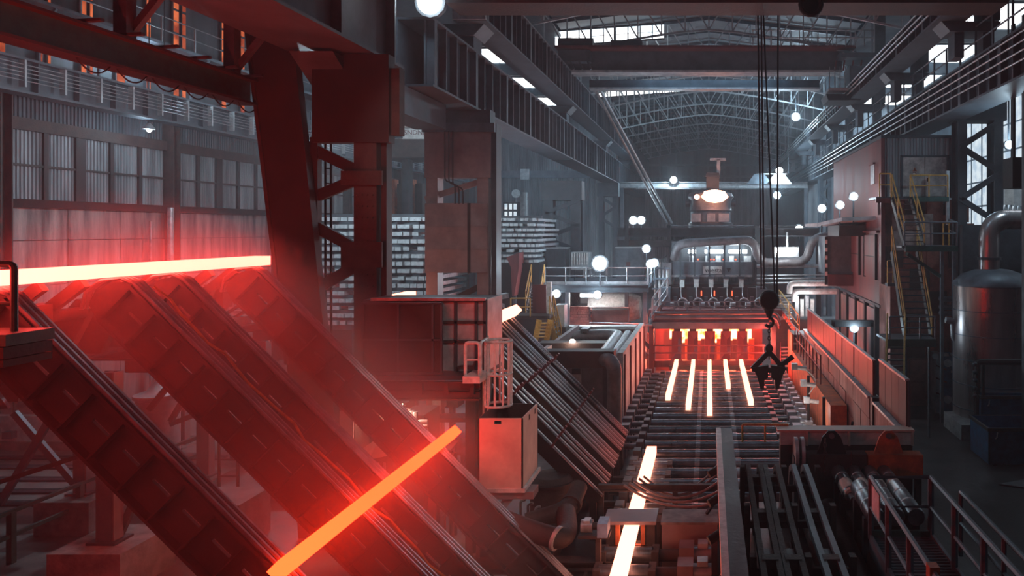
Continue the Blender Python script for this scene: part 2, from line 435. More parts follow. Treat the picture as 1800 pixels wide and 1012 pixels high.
# ---- roof trusses
def truss(Y):
    t = thing('roof_truss', 'arched steel roof truss spanning the hall, %s' % TL(Y), 'truss', (0, Y, 16.4), 'roof trusses across the main hall')
    N = 14
    def bot(i):
        u = -1 + 2*i/N; return (8.9*u, Y, 16.5 + 1.5*(1-abs(u)**1.35))
    def top(i):
        u = -1 + 2*i/N; return (8.9*u, Y, 19.2 + 1.05*(1-abs(u)))
    c = MB(); d = MB()
    for i in range(N): c.beam(bot(i), bot(i+1), .1, .1); d.beam(top(i), top(i+1), .12, .14)
    part(t, 'bottom_chord', c, M['trusspaint']); part(t, 'top_chord', d, M['steel2'])
    for i in range(N+1): part(t, 'web_post', MB().beam(bot(i), top(i), .07, .07, (0, 1, 0)), M['trusspaint'])
    for i in range(N): part(t, 'web_diagonal', MB().beam(bot(i) if i >= N/2 else bot(i+1), top(i+1) if i >= N/2 else top(i), .07, .07, (0, 1, 0)), M['trusspaint'])
    return t
ORD = ['first', 'second', 'third', 'fourth', 'fifth', 'sixth', 'seventh', 'eighth', 'ninth', 'tenth', 'eleventh', 'twelfth', 'thirteenth', 'fourteenth', 'fifteenth', 'sixteenth', 'seventeenth', 'eighteenth', 'nineteenth', 'twentieth']
def TL(Y): return ORD[int(round((Y-34)/5.8))] + ' from the near end'
t0 = truss(34)
for k in range(1, 12):
    Y = 34 + 5.8*k
    dup(t0, (0, Y, 16.4), 'arched steel roof truss spanning the hall, %s' % TL(Y))
# ================================================================ CRANE RUNWAYS AND COLUMNS
def plate_girder(nm, label, x0, x1, y0, y1, z0, z1, side, step, m, group=None):
    """web on the hall side, flanges x0..x1, stiffeners facing side (+1/-1)"""
    xf = x1 if side > 0 else x0
    g = thing(nm, label, 'girder', ((x0+x1)/2, y0, z0), group)
    xw = xf - side*.22
    part(g, 'web', bx(min(xw, xw-side*.05), max(xw, xw-side*.05), y0, y1, z0, z1), m)
    part(g, 'inner_web', bx(min(x0+x1-xw, x0+x1-xw+side*.05), max(x0+x1-xw, x0+x1-xw+side*.05), y0, y1, z0, z1), m)
    part(g, 'bottom_flange', bx(x0, x1, y0, y1, z0-.07, z0), m)
    part(g, 'top_flange', bx(x0, x1, y0, y1, z1, z1+.07), m)
    y = y0 + .1; k = 0
    while y < y1:
        part(g, 'stiffener', bx(min(xf, xw), max(xf, xw), y, y+(.22 if k % 4 == 0 else .06), z0, z1), m); y += step; k += 1
    return g
GX = -8.5
# lower left girder: nearest deep span, then lighter spans
g = plate_girder('crane_girder', 'deep dark plate girder overhead nearest the camera on the left', -9.8, -7.9, 5, 19.2, 11.45, 14.2, 1, 2.7, M['girder'])
g = plate_girder('crane_girder', 'stiffened lower plate girder on the left running from the mauve column to the lattice column', -9.2, -7.9, 21.2, 43, 11.4, 13.25, 1, .95, M['girder'])
g = plate_girder('crane_girder', 'far stiffened lower plate girder on the left beyond the lattice column', -9.2, -7.9, 43.2, 92, 11.4, 13.25, 1, 1.1, M['girder'])
single('girder_bracket', MB().prism([(-9.6, 16.9, 11.3), (-9.6, 24.2, 11.3), (-9.6, 24.2, 10.5), (-9.6, 18.2, 10.5)], (1.0, 0, 0)), M['girder'], 'dark tapered bracket beam resting on the mauve column head', 'bracket')
# upper left girder
g = plate_girder('crane_girder', 'upper plate girder on the left with dense stiffeners under the bright roof lights', -8.5, -7.4, 24.6, 92, 14.25, 15.75, 1, .75, M['girder'])
part(g, 'crane_rail', bx(-8.0, -7.9, 24.6, 92, 15.82, 15.95), M['shiny'])
part(g, 'end_plate', bx(-8.5, -7.4, 24.5, 24.6, 14.2, 15.85), M['pale'])
for y, la in ((25.6, 'above the mauve column'), (42, 'above the lattice column'), (58, 'third along the hall'), (74, 'fourth along the hall')):
    t = thing('girder_post', 'short steel post between lower and upper left girders, ' + la, 'post', (-8.4, y, 13.32), 'posts between the left girders')
    part(t, 'shaft', bx(-8.8, -8.0, y-.45, y+.45, 13.32, 14.18), M['girder'])
    part(t, 'cap_plate', MB().prism([(-9.0, y-.6, 14.18), (-7.6, y-.6, 14.18), (-7.95, y-.6, 13.8), (-8.8, y-.6, 13.8)], (0, 1.2, 0)), M['girder'])
# right runways
g = plate_girder('crane_girder', 'upper plate girder on the right under the roof', 7.5, 8.5, 15, 92, 14.2, 15.0, -1, .9, M['girder'])
for k in range(3): part(g, 'conductor_bar', MB().tube((7.3, 15, 14.35+.22*k), (7.3, 92, 14.35+.22*k), .035, 6), M['galv'])
g = plate_girder('crane_girder', 'lower plate girder on the right with handrail and cable lines', 8.8, 10.0, 15, 92, 11.6, 12.9, -1, .9, M['girder'])
for k in range(4): part(g, 'cable', MB().tube((8.7, 15, 11.95+.26*k), (8.7, 92, 11.95+.26*k), .03, 6), M['galv'])
for z in (13.45, 13.95): part(g, 'handrail', MB().tube((8.85, 15, z), (8.85, 92, z), .03, 6), M['steel2'])
for k in range(50): part(g, 'handrail_post', bx(8.82, 8.88, 15.5+1.5*k, 15.56+1.5*k, 12.97, 13.95), M['steel2'])
for k, y in enumerate((25, 33, 41, 49, 57, 65, 73)):
    t = thing('girder_post', 'steel frame between lower and upper right girders, %s from the near end' % ORD[k], 'post', (8.9, y, 12.97), 'posts between the right girders')
    for x in (8.35, 9.3): part(t, 'leg', bx(x-.16, x+.16, y-.35, y+.35, 12.97, 14.13), M['girder'])
    part(t, 'cap', MB().prism([(7.7, y-.5, 14.13), (9.7, y-.5, 14.13), (9.5, y-.5, 13.8), (8.0, y-.5, 13.8)], (0, 1.0, 0)), M['girder'])
    part(t, 'upper_column', bx(9.1, 9.7, y-.4, y+.4, 14.2, 19), M['girder'])
# column at 17.4: rust brown riveted box column with leaning leg
Yc = 17.4
t = thing('riveted_column', 'rust brown riveted box column behind the leaning leg', 'column', (-8.7, Yc, 0))
part(t, 'head_box', bx(X(548, Yc), X(683, Yc), Yc, Yc+.35, Z(250, Yc), 11.35), M['brown'])
part(t, 'head_cheek', bx(X(683, Yc), X(690, Yc)+.12, Yc+.1, Yc+.4, Z(236, Yc), Z(118, Yc)), M['rust'])
part(t, 'leg', bx(X(620, Yc), X(660, Yc), Yc+.05, Yc+.3, 0, Z(250, Yc)), M['rust'])
part(t, 'leg', bx(X(663, Yc), X(673, Yc), Yc+.2, Yc+.5, 0, Z(250, Yc)), M['brown'])
part(t, 'leg', bx(X(540, Yc), X(554, Yc), Yc+.1, Yc+.3, 0, Z(240, Yc)), M['brown'])
for y0, y1 in ((300, 325), (425, 470)):
    part(t, 'gusset_plate', bx(X(600, Yc), X(672, Yc), Yc-.03, Yc+.02, Z(y1, Yc), Z(y0, Yc)), M['rust'])
for a, b in (((535, 255), (640, 305)), ((545, 350), (640, 310)), ((550, 395), (640, 445)), ((560, 505), (640, 460))):
    part(t, 'brace', MB().beam(P(*a, Yc+.2), P(*b, Yc+.2), .26, .12, (0, 1, 0)), M['brown'])
rv = MB()
for i in range(11):
    for j in range(4): rv.box(X(624+9.5*j, Yc), X(626.5+9.5*j, Yc), Yc-.0, Yc+.03, Z(302+20*i, Yc)-.025, Z(302+20*i, Yc)+.01)
part(t, 'rivet_rows', rv, M['rust'], kind='stuff')
t = thing('access_ladder', 'dark vertical ladder inside the riveted brown column', 'ladder', (X(578, 18.6), 18.6, 0))
for x in (572, 582): part(t, 'stile', MB().tube((X(x, 18.6), 18.6, 0), (X(x, 18.6), 18.6, Z(238, 18.6)), .03, 6), M['black'])
for k in range(24): part(t, 'rung', MB().tube((X(572, 18.6), 18.6, .4+.38*k), (X(582, 18.6), 18.6, .4+.38*k), .02, 6), M['black'])
single('riser_pipe', MB().path([(X(677, 18.9), 18.9, 0), P(677, 430, 18.9), P(680, 400, 18.9), P(680, 290, 18.9)], .06, 8), M['rust'], 'thin rusty riser pipe on the right edge of the brown column', 'pipe', None, True)
# leaning leg
Yl = 17.2
t = thing('leaning_leg', 'broad dark red leaning box leg under the overhead girder', 'column', (X(520, Yl), Yl, 0))
part(t, 'shaft', MB().prism([(X(434, Yl), Yl, Z(40, Yl)), (X(512, Yl), Yl, Z(40, Yl)), (X(575, Yl), Yl, Z(640, Yl)), (X(505, Yl), Yl, Z(640, Yl))], (0, .25, 0)), M['brown'])
part(t, 'edge_plate', MB().prism([(X(430, Yl), Yl-.05, Z(40, Yl)), (X(436, Yl), Yl-.05, Z(40, Yl)), (X(508, Yl), Yl-.05, Z(640, Yl)), (X(502, Yl), Yl-.05, Z(640, Yl))], (0, .4, 0)), M['rust'])
part(t, 'foot_plate', MB().prism([(X(500, Yl), Yl+.1, Z(640, Yl)), (X(580, Yl), Yl+.1, Z(640, Yl)), (X(590, Yl), Yl+.1, 0), (X(520, Yl), Yl+.1, 0)], (0, .3, 0)), M['brown'])
# overhead cross head between leg and girder
single('cross_beam', MB().prism([(X(435, Yl), 14.6, 14.2), (X(435, Yl), 14.6, 12.05), (-9.82, 14.6, 11.75), (-9.82, 14.6, 14.2)], (0, 3.6, 0)), M['girder'], 'dark box beam joining the leaning leg to the deep overhead girder', 'beam')
# long girder along x=-11.2
g = thing('longitudinal_beam', 'long dark green I-beam running to the leaning leg at upper left', 'beam', (-10.7, 6, 10.1))
part(g, 'web', bx(-10.74, -10.66, 5, 17.2, 10.15, 10.65), M['green'])
part(g, 'top_flange', bx(-10.92, -10.48, 5, 17.2, 10.65, 10.7), M['brown'])
part(g, 'bottom_flange', bx(-10.92, -10.48, 5, 17.2, 10.1, 10.15), M['brown'])
for k in range(6): part(g, 'lug', MB().beam((-10.8, 12.5+.9*k, 10.73), (-10.25, 12.5+.9*k, 10.76), .09, .05), M['steel'])
for k in range(6):
    part(g, 'cable_loop', MB().path(sag((-10.6, 12.4+.85*k, 10.1), (-10.6, 13.1+.85*k, 10.1), .18, 8), .015, 5), M['black'])
for k, (y, la) in enumerate(((13.55, 'nearest'), (16.6, 'beside the leaning leg'))):
    t = thing('hanger_post', 'steel hanger post with brace above the dark green beam, ' + la, 'post', (-10.7, y, 10.7), 'hangers over the green beam')
    part(t, 'shaft', bx(-10.82, -10.58, y-.12, y+.12, 10.7, 14.2), M['steel2'])
    part(t, 'brace', MB().beam((-10.7, y+.1, 10.8), (-9.5, y+.1, 12.3), .12, .12), M['steel2'])
# upper-left roof walkway beam at the top edge
g = thing('overhead_walkway', 'dark overhead walkway beam at the very top left', 'walkway', (-10.6, 8, 13.2))
part(g, 'deck', bx(-12.6, -9.9, 13.2, 18.4, 13.9, 14.1), M['girder'])
part(g, 'edge_channel', bx(-12.7, -12.55, 13.2, 18.4, 13.75, 14.2), M['rust'])
# column 2 (mauve)
Yc = 25.2
t = thing('mauve_column', 'mauve red lit crane column clad with three dished plates', 'column', (X(808, Yc), Yc, 0))
part(t, 'head_box', bx(X(746, Yc), X(862, Yc), Yc, Yc+.65, Z(312, Yc), Z(232, Yc)), M['mauve'])
part(t, 'head_cap', bx(X(742, Yc), X(870, Yc), Yc-.05, Yc+.75, Z(232, Yc), Z(216, Yc)), M['steel2'])
part(t, 'bearing_block', bx(X(752, Yc), X(860, Yc), Yc+.1, Yc+.7, Z(216, Yc), 11.33), M['girder'])
part(t, 'leg', bx(X(748, Yc), X(768, Yc), Yc+.05, Yc+.6, 0, Z(312, Yc)), M['mauve'])
part(t, 'leg', bx(X(838, Yc), X(858, Yc), Yc+.05, Yc+.6, 0, Z(312, Yc)), M['mauve'])
part(t, 'side_flange', bx(X(862, Yc), X(871, Yc), Yc+.1, Yc+.7, 0, Z(216, Yc)), M['steel'])
for y0, y1 in ((358, 397), (399, 437), (439, 478)):
    for x0, x1 in ((748, 824), (827, 857)):
        q = MB(); N = 6
        xs, ys = (X(x0, Yc), X(x1, Yc)), (Z(y1, Yc), Z(y0, Yc))
        vs = []
        for i in range(N+1):
            for j in range(N+1):
                u, v = i/N, j/N
                vs.append((xs[0]+(xs[1]-xs[0])*u, Yc-.06+.05*math.sin(math.pi*u)*math.sin(math.pi*v), ys[0]+(ys[1]-ys[0])*v))
        q.add(vs, [(i*(N+1)+j, (i+1)*(N+1)+j, (i+1)*(N+1)+j+1, i*(N+1)+j+1) for i in range(N) for j in range(N)])
        q.box(xs[0], xs[1], Yc-.05, Yc+.04, ys[0]-.02, ys[0]); q.box(xs[0], xs[1], Yc-.05, Yc+.04, ys[1], ys[1]+.02)
        part(t, 'cladding_plate', q, M['mauve'], True)
part(t, 'plate_strap', bx(X(823, Yc), X(828, Yc), Yc-.09, Yc+.05, Z(480, Yc), Z(357, Yc)), M['brown'])
part(t, 'brace', MB().beam(P(748, 350, Yc+.3), P(858, 315, Yc+.3), .2, .12, (0, 1, 0)), M['mauve'])
part(t, 'brace', MB().beam(P(770, 540, Yc+.3), P(850, 500, Yc+.3), .2, .12, (0, 1, 0)), M['rust'])
for k in range(3): part(t, 'conduit', MB().path(fillet([P(782+7*k, 230, Yc-.08), P(782+7*k, 318+4*k, Yc-.08), P(800+7*k, 322+4*k, Yc-.08), P(800+7*k, 358, Yc-.08)], .15, 3), .025, 5), M['rust'])
# column 3 (lattice)
def lattice_column(nm, label, px0, px1, Yc, ytop, ybot, m, legw=.5, group=None, cells=5):
    t = thing(nm, label, 'column', (X((px0+px1)/2, Yc), Yc, 0), group)
    x0, x1, z0, z1 = X(px0, Yc), X(px1, Yc), 0, Z(ytop, Yc)
    for x in (x0, x1-legw):
        part(t, 'leg', MB().ibeam((x+legw/2, Yc+.4, 0), (x+legw/2, Yc+.4, z1), legw, .8, .06, (0, 1, 0)), m)
    part(t, 'head', bx(x0-.1, x1+.1, Yc-.1, Yc+.9, z1, z1+1.1), m)
    hz = Z(ybot, Yc)
    for k in range(cells):
        a, b = hz+(z1-hz)*k/cells, hz+(z1-hz)*(k+1)/cells
        p, q = ((x0+.1, Yc, a), (x1-.1, Yc, b)) if k % 2 else ((x1-.1, Yc, a), (x0+.1, Yc, b))
        part(t, 'brace', MB().beam(p, q, .22, .1, (0, 1, 0)), m)
    return t
lattice_column('lattice_column', 'grey laced crane column left of the floodlit gallery', 955, 1020, 42, 352, 440, M['girder'], .55, None, 4)
lattice_column('lattice_column', 'big dark laced column with zigzag braces beside the tank at right', 1684, 1764, 29.0, 212, 395, M['steel'], .36, None, 4)
single('column_post', bx(9.9, 10.6, 22.6, 23.4, 0, 14), M['steel'], 'dark plain post at the right edge past the laced column', 'column')
lattice_column('lattice_column', 'far laced column at right beyond the red cabin', 1440, 1462, 62, 300, 400, M['girder'], .35, None, 5)
lattice_column('lattice_column', 'far laced column on the left near the back wall', 1052, 1085, 60, 345, 400, M['girder'], .4, None, 3)
# ---- bridge cranes
g = thing('bridge_crane', 'dark bridge crane girder crossing the top edge of the hall', 'crane', (0, 21, 13.5))
part(g, 'girder', bx(-7.2, 8.2, 20.4, 21.2, 13.5, 15.2), M['steel'])
part(g, 'bottom_flange', bx(-7.2, 8.2, 20.2, 21.4, 13.42, 13.5), M['rust'])
part(g, 'end_carriage', bx(-7.6, -7.0, 19.6, 22.4, 14.0, 15.9), M['steel'])
part(g, 'end_carriage', bx(7.6, 8.4, 19.6, 22.4, 15.0, 15.9), M['steel'])
part(g, 'cable_coil', MB().lathe([(.28+.07*math.cos(a*math.pi/4), .07*math.sin(a*math.pi/4)) for a in range(9)], (X(1425, 20.2), 20.15, 13.35), 14, 'y'), M['black'], True)
part(g, 'trolley', bx(.8, 3.2, 19.8, 22.6, 15.2, 16.2), M['steel'])
Yb = 40
g = thing('bridge_crane', 'far blue grey bridge crane with railings and hanging operator cab', 'crane', (0, Yb, 15.2))
xl, xr = X(1000, Yb), X(1480, Yb)
part(g, 'girder', bx(xl, xr, Yb, Yb+.8, Z(124, Yb), Z(86, Yb)), M['girder'])
part(g, 'walkway', bx(xl-.6, xr+.6, Yb-.8, Yb, Z(90, Yb), Z(86, Yb)), M['red_tone'])
part(g, 'bottom_flange', bx(xl, xr, Yb-.15, Yb+.95, Z(128, Yb), Z(124, Yb)), M['pale'])
part(g, 'lower_girder', bx(xl+.8, X(1450, Yb), Yb+1.9, Yb+2.4, Z(142, Yb), Z(128, Yb)), M['steel'])
part(g, 'lower_flange', bx(xl+.8, X(1450, Yb), Yb+1.8, Yb+2.5, Z(145, Yb), Z(142, Yb)), M['pale'])
for y in (60, 73): part(g, 'handrail', MB().tube((X(1320, Yb), Yb-.8, Z(y, Yb)), (X(1530, Yb), Yb-.8, Z(y, Yb)), .03, 6), M['galv'])
for k in range(14): part(g, 'handrail_post', bx(X(1322+16*k, Yb)-.02, X(1322+16*k, Yb)+.02, Yb-.82, Yb-.78, Z(88, Yb), Z(60, Yb)), M['galv'])
part(g, 'end_platform', bx(X(1470, Yb), X(1535, Yb), Yb-1.0, Yb+1, Z(108, Yb), Z(100, Yb)), M['girder'])
for x in (1470, 1485, 1500, 1515): part(g, 'hanger', MB().beam(P(x, 106, Yb-.8), P(x-3, 124, Yb-.8), .08, .08), M['red_tone'])
part(g, 'end_carriage', bx(X(985, Yb), X(1040, Yb), Yb-.6, Yb+2, Z(112, Yb), Z(92, Yb)), M['girder'])
for x in (1003, 1018, 1033): part(g, 'hanger', MB().beam(P(x, 108, Yb-.7), P(x+6, 122, Yb-.7), .09, .09), M['girder'])
part(g, 'cab_wall', bx(X(1488, Yb), X(1515, Yb), Yb-.9, Yb+.8, Z(160, Yb), Z(122, Yb)), M['steel2'])
part(g, 'cab_floor', bx(X(1452, Yb), X(1518, Yb), Yb-1, Yb+.9, Z(165, Yb), Z(160, Yb)), M['pale'])
part(g, 'cab_base', MB().prism([P(1452, 165, Yb-1), P(1518, 165, Yb-1), P(1512, 176, Yb-1), P(1456, 176, Yb-1)], (0, 1.8, 0)), M['steel'])
for x in (1453, 1462, 1471, 1480): part(g, 'cab_bar', bx(X(x, Yb)-.02, X(x, Yb)+.02, Yb-1, Yb-.96, Z(160, Yb), Z(124, Yb)), M['galv'])
part(g, 'hoist_trolley', bx(X(1075, Yb), X(1130, Yb), Yb-.4, Yb+1.4, Z(86, Yb), Z(74, Yb)), M['girder'])
part(g, 'winch_drum', MB().tube((X(985, Yb), Yb-.4, Z(80, Yb)), (X(1045, Yb), Yb-.4, Z(80, Yb)), .3, 12), M['steel'], True)
# sloping pipes down the middle left
for a, b, la in (((1040, 147), (1172, 392), 'left'), ((1049, 147), (1181, 392), 'right')):
    single('sloping_pipe', MB().tube(P(*a, 43), P(*b, 58), .09, 8), M['pale'], 'long pale pipe sloping down from the far crane, %s of the pair' % la, 'pipe', None, True)
# ================================================================ NEAR SKIDS (four sloping skids dropping to the right)
R2 = math.sqrt(.5)
KX, KZ = -8.55, 6.38
def sk(u, v, y, kx=KX, kz=KZ): return (kx + R2*(u+v), y, kz + R2*(v-u))
def skid(y, label, L):
    t = thing('sloping_skid', label, 'skid', sk(L, -.6, y), 'sloping skids in front')
    hw = .14
    bar = lambda u0, u1, v0, v1, w0, w1: MB().prism([sk(u0, v0, y+w0), sk(u1, v0, y+w0), sk(u1, v1, y+w0), sk(u0, v1, y+w0)], (0, w1-w0, 0))
    # curved head
    head = [sk(0, -.05, y-.02), sk(0, -.7, y-.02), (KX-.55, y-.02, KZ-.6), (KX-.72, y-.02, KZ-.28), (KX-.62, y-.02, KZ-.08), (KX-.4, y-.02, KZ+.03), (KX-.15, y-.02, KZ+.06)]
    part(t, 'head_plate', MB().prism(head, (0, .06, 0)), M['dskid'])
    st = .52; nb = int(L/st)
    up = MB(); lo = MB(); bl = MB()
    part(t, 'upper_web', bar(0, L, -.05, -.34, -.02, .03), M['dskid'])
    part(t, 'lower_web', bar(0, L, -.385, -.68, -.02, .03), M['dskid'])
    for k in range(nb):
        bl.add(*(lambda q: (q.v, q.f))(bar(k*st, k*st+.2, -.34, -.385, -.02, .03)))
    part(t, 'web_bridge', bl, M['dskid'], kind='stuff')
    for k in range(nb+1):
        part(t, 'stiffener', bar(k*st, k*st+.025, -.68, -.05, -hw, -.02), M['dskid'])
    part(t, 'bottom_flange', bar(0, L, -.72, -.68, -hw, hw), M['dskid'])
    part(t, 'top_flange', bar(0, L, -.05, 0, -hw, hw), M['dskid'])
    for w in (-.11, -.02, .07):
        pts = [(KX-.75, y+w, KZ-.35), (KX-.68, y+w, KZ-.08), (KX-.45, y+w, KZ+.08), (KX-.15, y+w, KZ+.11), (KX+.03, y+w, KZ+.03)]
        part(t, 'rail', MB().path(pts+[sk(.15, .04, y+w), sk(L, .04, y+w)], .028, 6), M['shiny'], True)
    part(t, 'foot', MB().prism([sk(L, 0, y-.12), sk(L, -.72, y-.12), (sk(L, -.72, y)[0], y-.12, 0), (sk(L, 0, y)[0]+.1, y-.12, 0)], (0, .24, 0)), M['dskid'])
    return t
for y, la in ((9.1, 'leftmost sloping black skid with ribbed side nearest the camera'), (11.07, 'second sloping black skid with ribbed side from the camera'), (12.1, 'third sloping black skid with ribbed side from the camera'), (14.2, 'rightmost sloping black ribbed skid, ending beside the roller table')):
    skid(y, la, 8.35)
# hot steel: one bar waiting on the skid heads, one that has slid down
single('hot_billet', bx(-9.12, -8.8, 3.0, 14.85, KZ+.13, KZ+.31), M['hot'], 'white hot steel bar lying across the heads of the sloping skids', 'billet')  # near end lengthened out of view to light the skid faces
b = MB().prism([sk(4.62, .07, 8.75), sk(4.81, .07, 8.75), sk(4.81, .26, 8.75), sk(4.62, .26, 8.75)], (0, 6.1, 0))
single('hot_billet', b, M['warm'], 'dull orange steel bar lying low across the sloping skids', 'billet')
# pivot shaft and tilting arms behind the skid heads
t = thing('pivot_shaft', 'long steel shaft running behind the skid heads with tilting arms', 'shaft', (-9.6, 8, 5.9))
part(t, 'shaft', MB().tube((-9.6, 7, 5.95), (-9.6, 15.2, 5.95), .09, 10), M['rust'], True)
for k in range(11):
    y = 8.0 + .68*k
    part(t, 'arm', MB().beam((-10.5, y, 5.35), (-9.05, y, 6.45), .1, .16), M['rust'])
    part(t, 'arm_plate', MB().prism([(-10.6, y-.06, 5.2), (-9.9, y-.06, 5.2), (-9.45, y-.06, 6.05), (-9.7, y-.06, 6.15)], (0, .12, 0)), M['rust'])
for k in range(4): part(t, 'bearing', bx(-9.8, -9.4, 8.3+2*k, 8.6+2*k, 5.7, 6.15), M['rust'])
# cables along second skid
single('control_cable', MB().path([sk(.05+u, .0+.02*math.sin(u*9), 11.35+.05*math.sin(u*5)) for u in [k*.3 for k in range(24)]], .022, 5), M['yellow'], 'thin yellow control cable trailing down between the middle skids', 'cable')
# ---- cooling bed: cross beams on columns behind the skids
def bed_beam(k, xe, y, z, label):
    t = thing('bed_beam', label, 'beam', (xe, y, z), 'cross beams of the cooling bed')
    part(t, 'beam', MB().ibeam((-23, y, z), (xe, y, z), .4, .5, .06), M['rust'])
    part(t, 'end_plate', bx(xe-.02, xe+.05, y-.28, y+.28, z-.3, z+.28), M['conc'])  # pale end face has the light on it put into the colour
    part(t, 'bracket', bx(xe-.9, xe-.3, y-.25, y+.25, z-.55, z-.25), M['rust'])
    part(t, 'bar', MB().beam((-23, y+.5, z+.32), (xe+.3, y+.5, z+.36), .1, .1), M['pale'])
for k, (xe, y) in enumerate(((-14.6, 16.2), (-14.3, 19.5), (-14.3, 22.2), (-14.3, 24.9))):
    bed_beam(k, xe, y, 4.05, 'heavy cross beam end of the raised cooling bed, %s from the camera' % ORD[k])
t = thing('bed_hopper', 'sloping grey plate apron under the raised bed at left', 'apron', (-16.5, 14.7, 3.1))
part(t, 'apron_plate', MB().prism([(-17.8, 15.2, 3.8), (-14.7, 15.2, 3.95), (-14.4, 15.2, 3.55), (-17.8, 15.2, 3.1)], (0, .08, 0)), M['steel2'])
part(t, 'apron_rib', MB().beam((-17.7, 15.15, 3.2), (-16.4, 15.15, 3.9), .06, .08), M['steel'])
t = thing('tilting_rack', 'rack of slanted steel slats above the bed behind the skids', 'rack', (-13.5, 18, 4.4))
for k in range(9):
    y = 15.6 + .95*k
    part(t, 'slat', MB().beam((-14.4, y, 4.5), (-13.0, y+.5, 5.5), .26, .08), M['rust'])
part(t, 'carrier_beam', MB().ibeam((-14.2, 15, 4.45), (-14.2, 25, 4.45), .3, .3, .04), M['rust'])
def bed_column(px0, px1, Y, ytop, label, bw=.55, bh=.85):
    xa, xb = X(px0, Y), X(px1-14, Y); zc = Z(ytop, Y)
    t = thing('bed_column', label, 'column', ((xa+xb)/2, Y, 0))
    part(t, 'shaft', MB().ibeam(((xa+xb)/2, Y+.13, bh), ((xa+xb)/2, Y+.13, zc), xb-xa, .26, .04, (0, 1, 0)), M['steel2'])
    part(t, 'side_plate', bx(xb-.02, xb+.02, Y, Y+.26, bh, zc), M['mauve'])  # paler plate holds the light on this column face
    part(t, 'base_plate', bx(xa-.12, xb+.12, Y-.1, Y+.4, bh, bh+.05), M['steel'])
    part(t, 'footing', bx(xa-bw, xb+bw, Y-.5, Y+1.0, 0, bh), M['conc'])
    return t
bed_column(168, 212, 15.0, 655, 'nearest steel bed column on a big square concrete footing')
bed_column(128, 164, 17.9, 640, 'steel bed column just behind the nearest, footing beside the green railing', .5, .8)
bed_column(345, 380, 21.5, 560, 'steel bed column standing between the first and second skids', .3, .05)
bed_column(308, 338, 24.8, 590, 'farther steel bed column left of the orange lit floor', .3, .05)
bed_column(452, 480, 24.0, 600, 'steel bed column seen between the second and third skids', .3, .05)
for a, b, Y, la in (((25, 725), (132, 850), 18.6, 'falling to the right'), ((95, 725), (0, 885), 18.4, 'rising to the right')):
    single('cross_brace', MB().beam(P(*a, Y), P(*b, Y), .16, .1, (0, 1, 0)), M['steel2'], 'steel cross brace under the bed at far left, ' + la, 'brace')
single('tie_bar', MB().beam(P(-10, 850, 16.6), P(206, 780, 16.6), .1, .12, (0, 1, 0)), M['rust'], 'long dark tie bar running across behind the nearest column', 'bar')
for a, b, Y, la in (((207, 946), (262, 825), 15.3, 'beside the nearest column'), ((262, 720), (310, 660), 20.5, 'upper left of the barrel'), ((300, 740), (340, 672), 21.0, 'right of the barrel'), ((300, 745), (380, 715), 21.2, 'nearly level one near the ladder')):
    single('cross_brace', MB().beam(P(*a, Y), P(*b, Y), .14, .1, (0, 1, 0)), M['rust'], 'rusty diagonal brace under the hot bed, ' + la, 'brace')
# railing helper
def railing(nm, label, pts, h, m, step=1.2, r=.03, mid=True, toe=False, group=None, rp=None):
    t = thing(nm, label, 'railing', pts[0], group)
    up = Vector((0, 0, h))
    part(t, 'top_rail', MB().path([Vector(p)+up for p in pts], r, 6), m)
    if mid: part(t, 'middle_rail', MB().path([Vector(p)+up*.52 for p in pts], r*.8, 6), m)
    for a, b in zip(pts[:-1], pts[1:]):
        a = Vector(a); b = Vector(b); n = max(1, int(round((b-a).length/step)))
        for k in range(n + (1 if b == Vector(pts[-1]) else 0)):
            q = a.lerp(b, k/n); rr = rp or r
            part(t, 'post', MB().tube(q, q+up, rr, 6), m)
        if toe: part(t, 'toe_board', MB().beam(a+Vector((0,0,.08)), b+Vector((0,0,.08)), .02, .15), m)
    return t
t = thing('floor_railing', 'dark green pipe railing on the floor at lower left', 'railing', (-15.1, 15.9, 0))
for k in range(4): part(t, 'post', bx(-15.16, -15.04, 14.2+1.75*k, 14.32+1.75*k, 0, 1.12), M['green'])
for z in (1.12, .6): part(t, 'rail', MB().beam((-15.1, 13, z), (-15.1, 22.5, z), .08, .08), M['green'])
t = thing('low_barrier', 'pale horizontal barrier bar on posts under the bed', 'barrier', (-13.4, 23, 0))
part(t, 'bar', bx(-15.2, -11.6, 23.0, 23.15, .85, 1.0), M['white'])
for x in (-15, -13.4, -11.8): part(t, 'post', bx(x, x+.08, 23.15, 23.23, 0, .95), M['steel2'])
for k, y in enumerate((19.3, 20.2, 21.2, 22.3, 23.2)):
    single('floor_channel', bx(-24, -15.3, y, y+.32, 0, .05), M['steel'], 'dark steel floor channel at lower left, %s from the camera' % ORD[k], 'channel', 'floor channels')
t = thing('kerb_wall', 'low whitewashed wall with crumbling render at left', 'wall', (-22, 24.6, 0))
part(t, 'wall_block', bx(-24, -19.0, 24.3, 25.0, .25, 1.1), M['whiteconc'])
part(t, 'plinth', bx(-24, -18.9, 24.2, 25.0, 0, .28), M['conc'])
part(t, 'junction_box', bx(X(8, 24.2), X(25, 24.2), 24.1, 24.3, Z(770, 24.2), Z(758, 24.2)), M['steel2'])
for k in range(4):
    for j in range(2):
        part(t, 'stone', bx(-24+.95*k+.2*(j % 2), -23.1+.95*k+.2*(j % 2), 24.5+random.uniform(0, .05), 25.1, 1.12+.62*j, 1.7+.62*j), M['conc'])
single('concrete_block', bx(X(462, 19.8), X(512, 19.8), 19.8, 20.9, 0, Z(812, 19.8)), M['conc'], 'square concrete block on the floor under the second skid', 'block')
single('concrete_block', bx(X(300, 16.6), X(420, 16.6), 16.6, 17.8, 0, Z(888, 16.6)), M['conc'], 'long concrete block on the floor behind the leftmost skid', 'block')
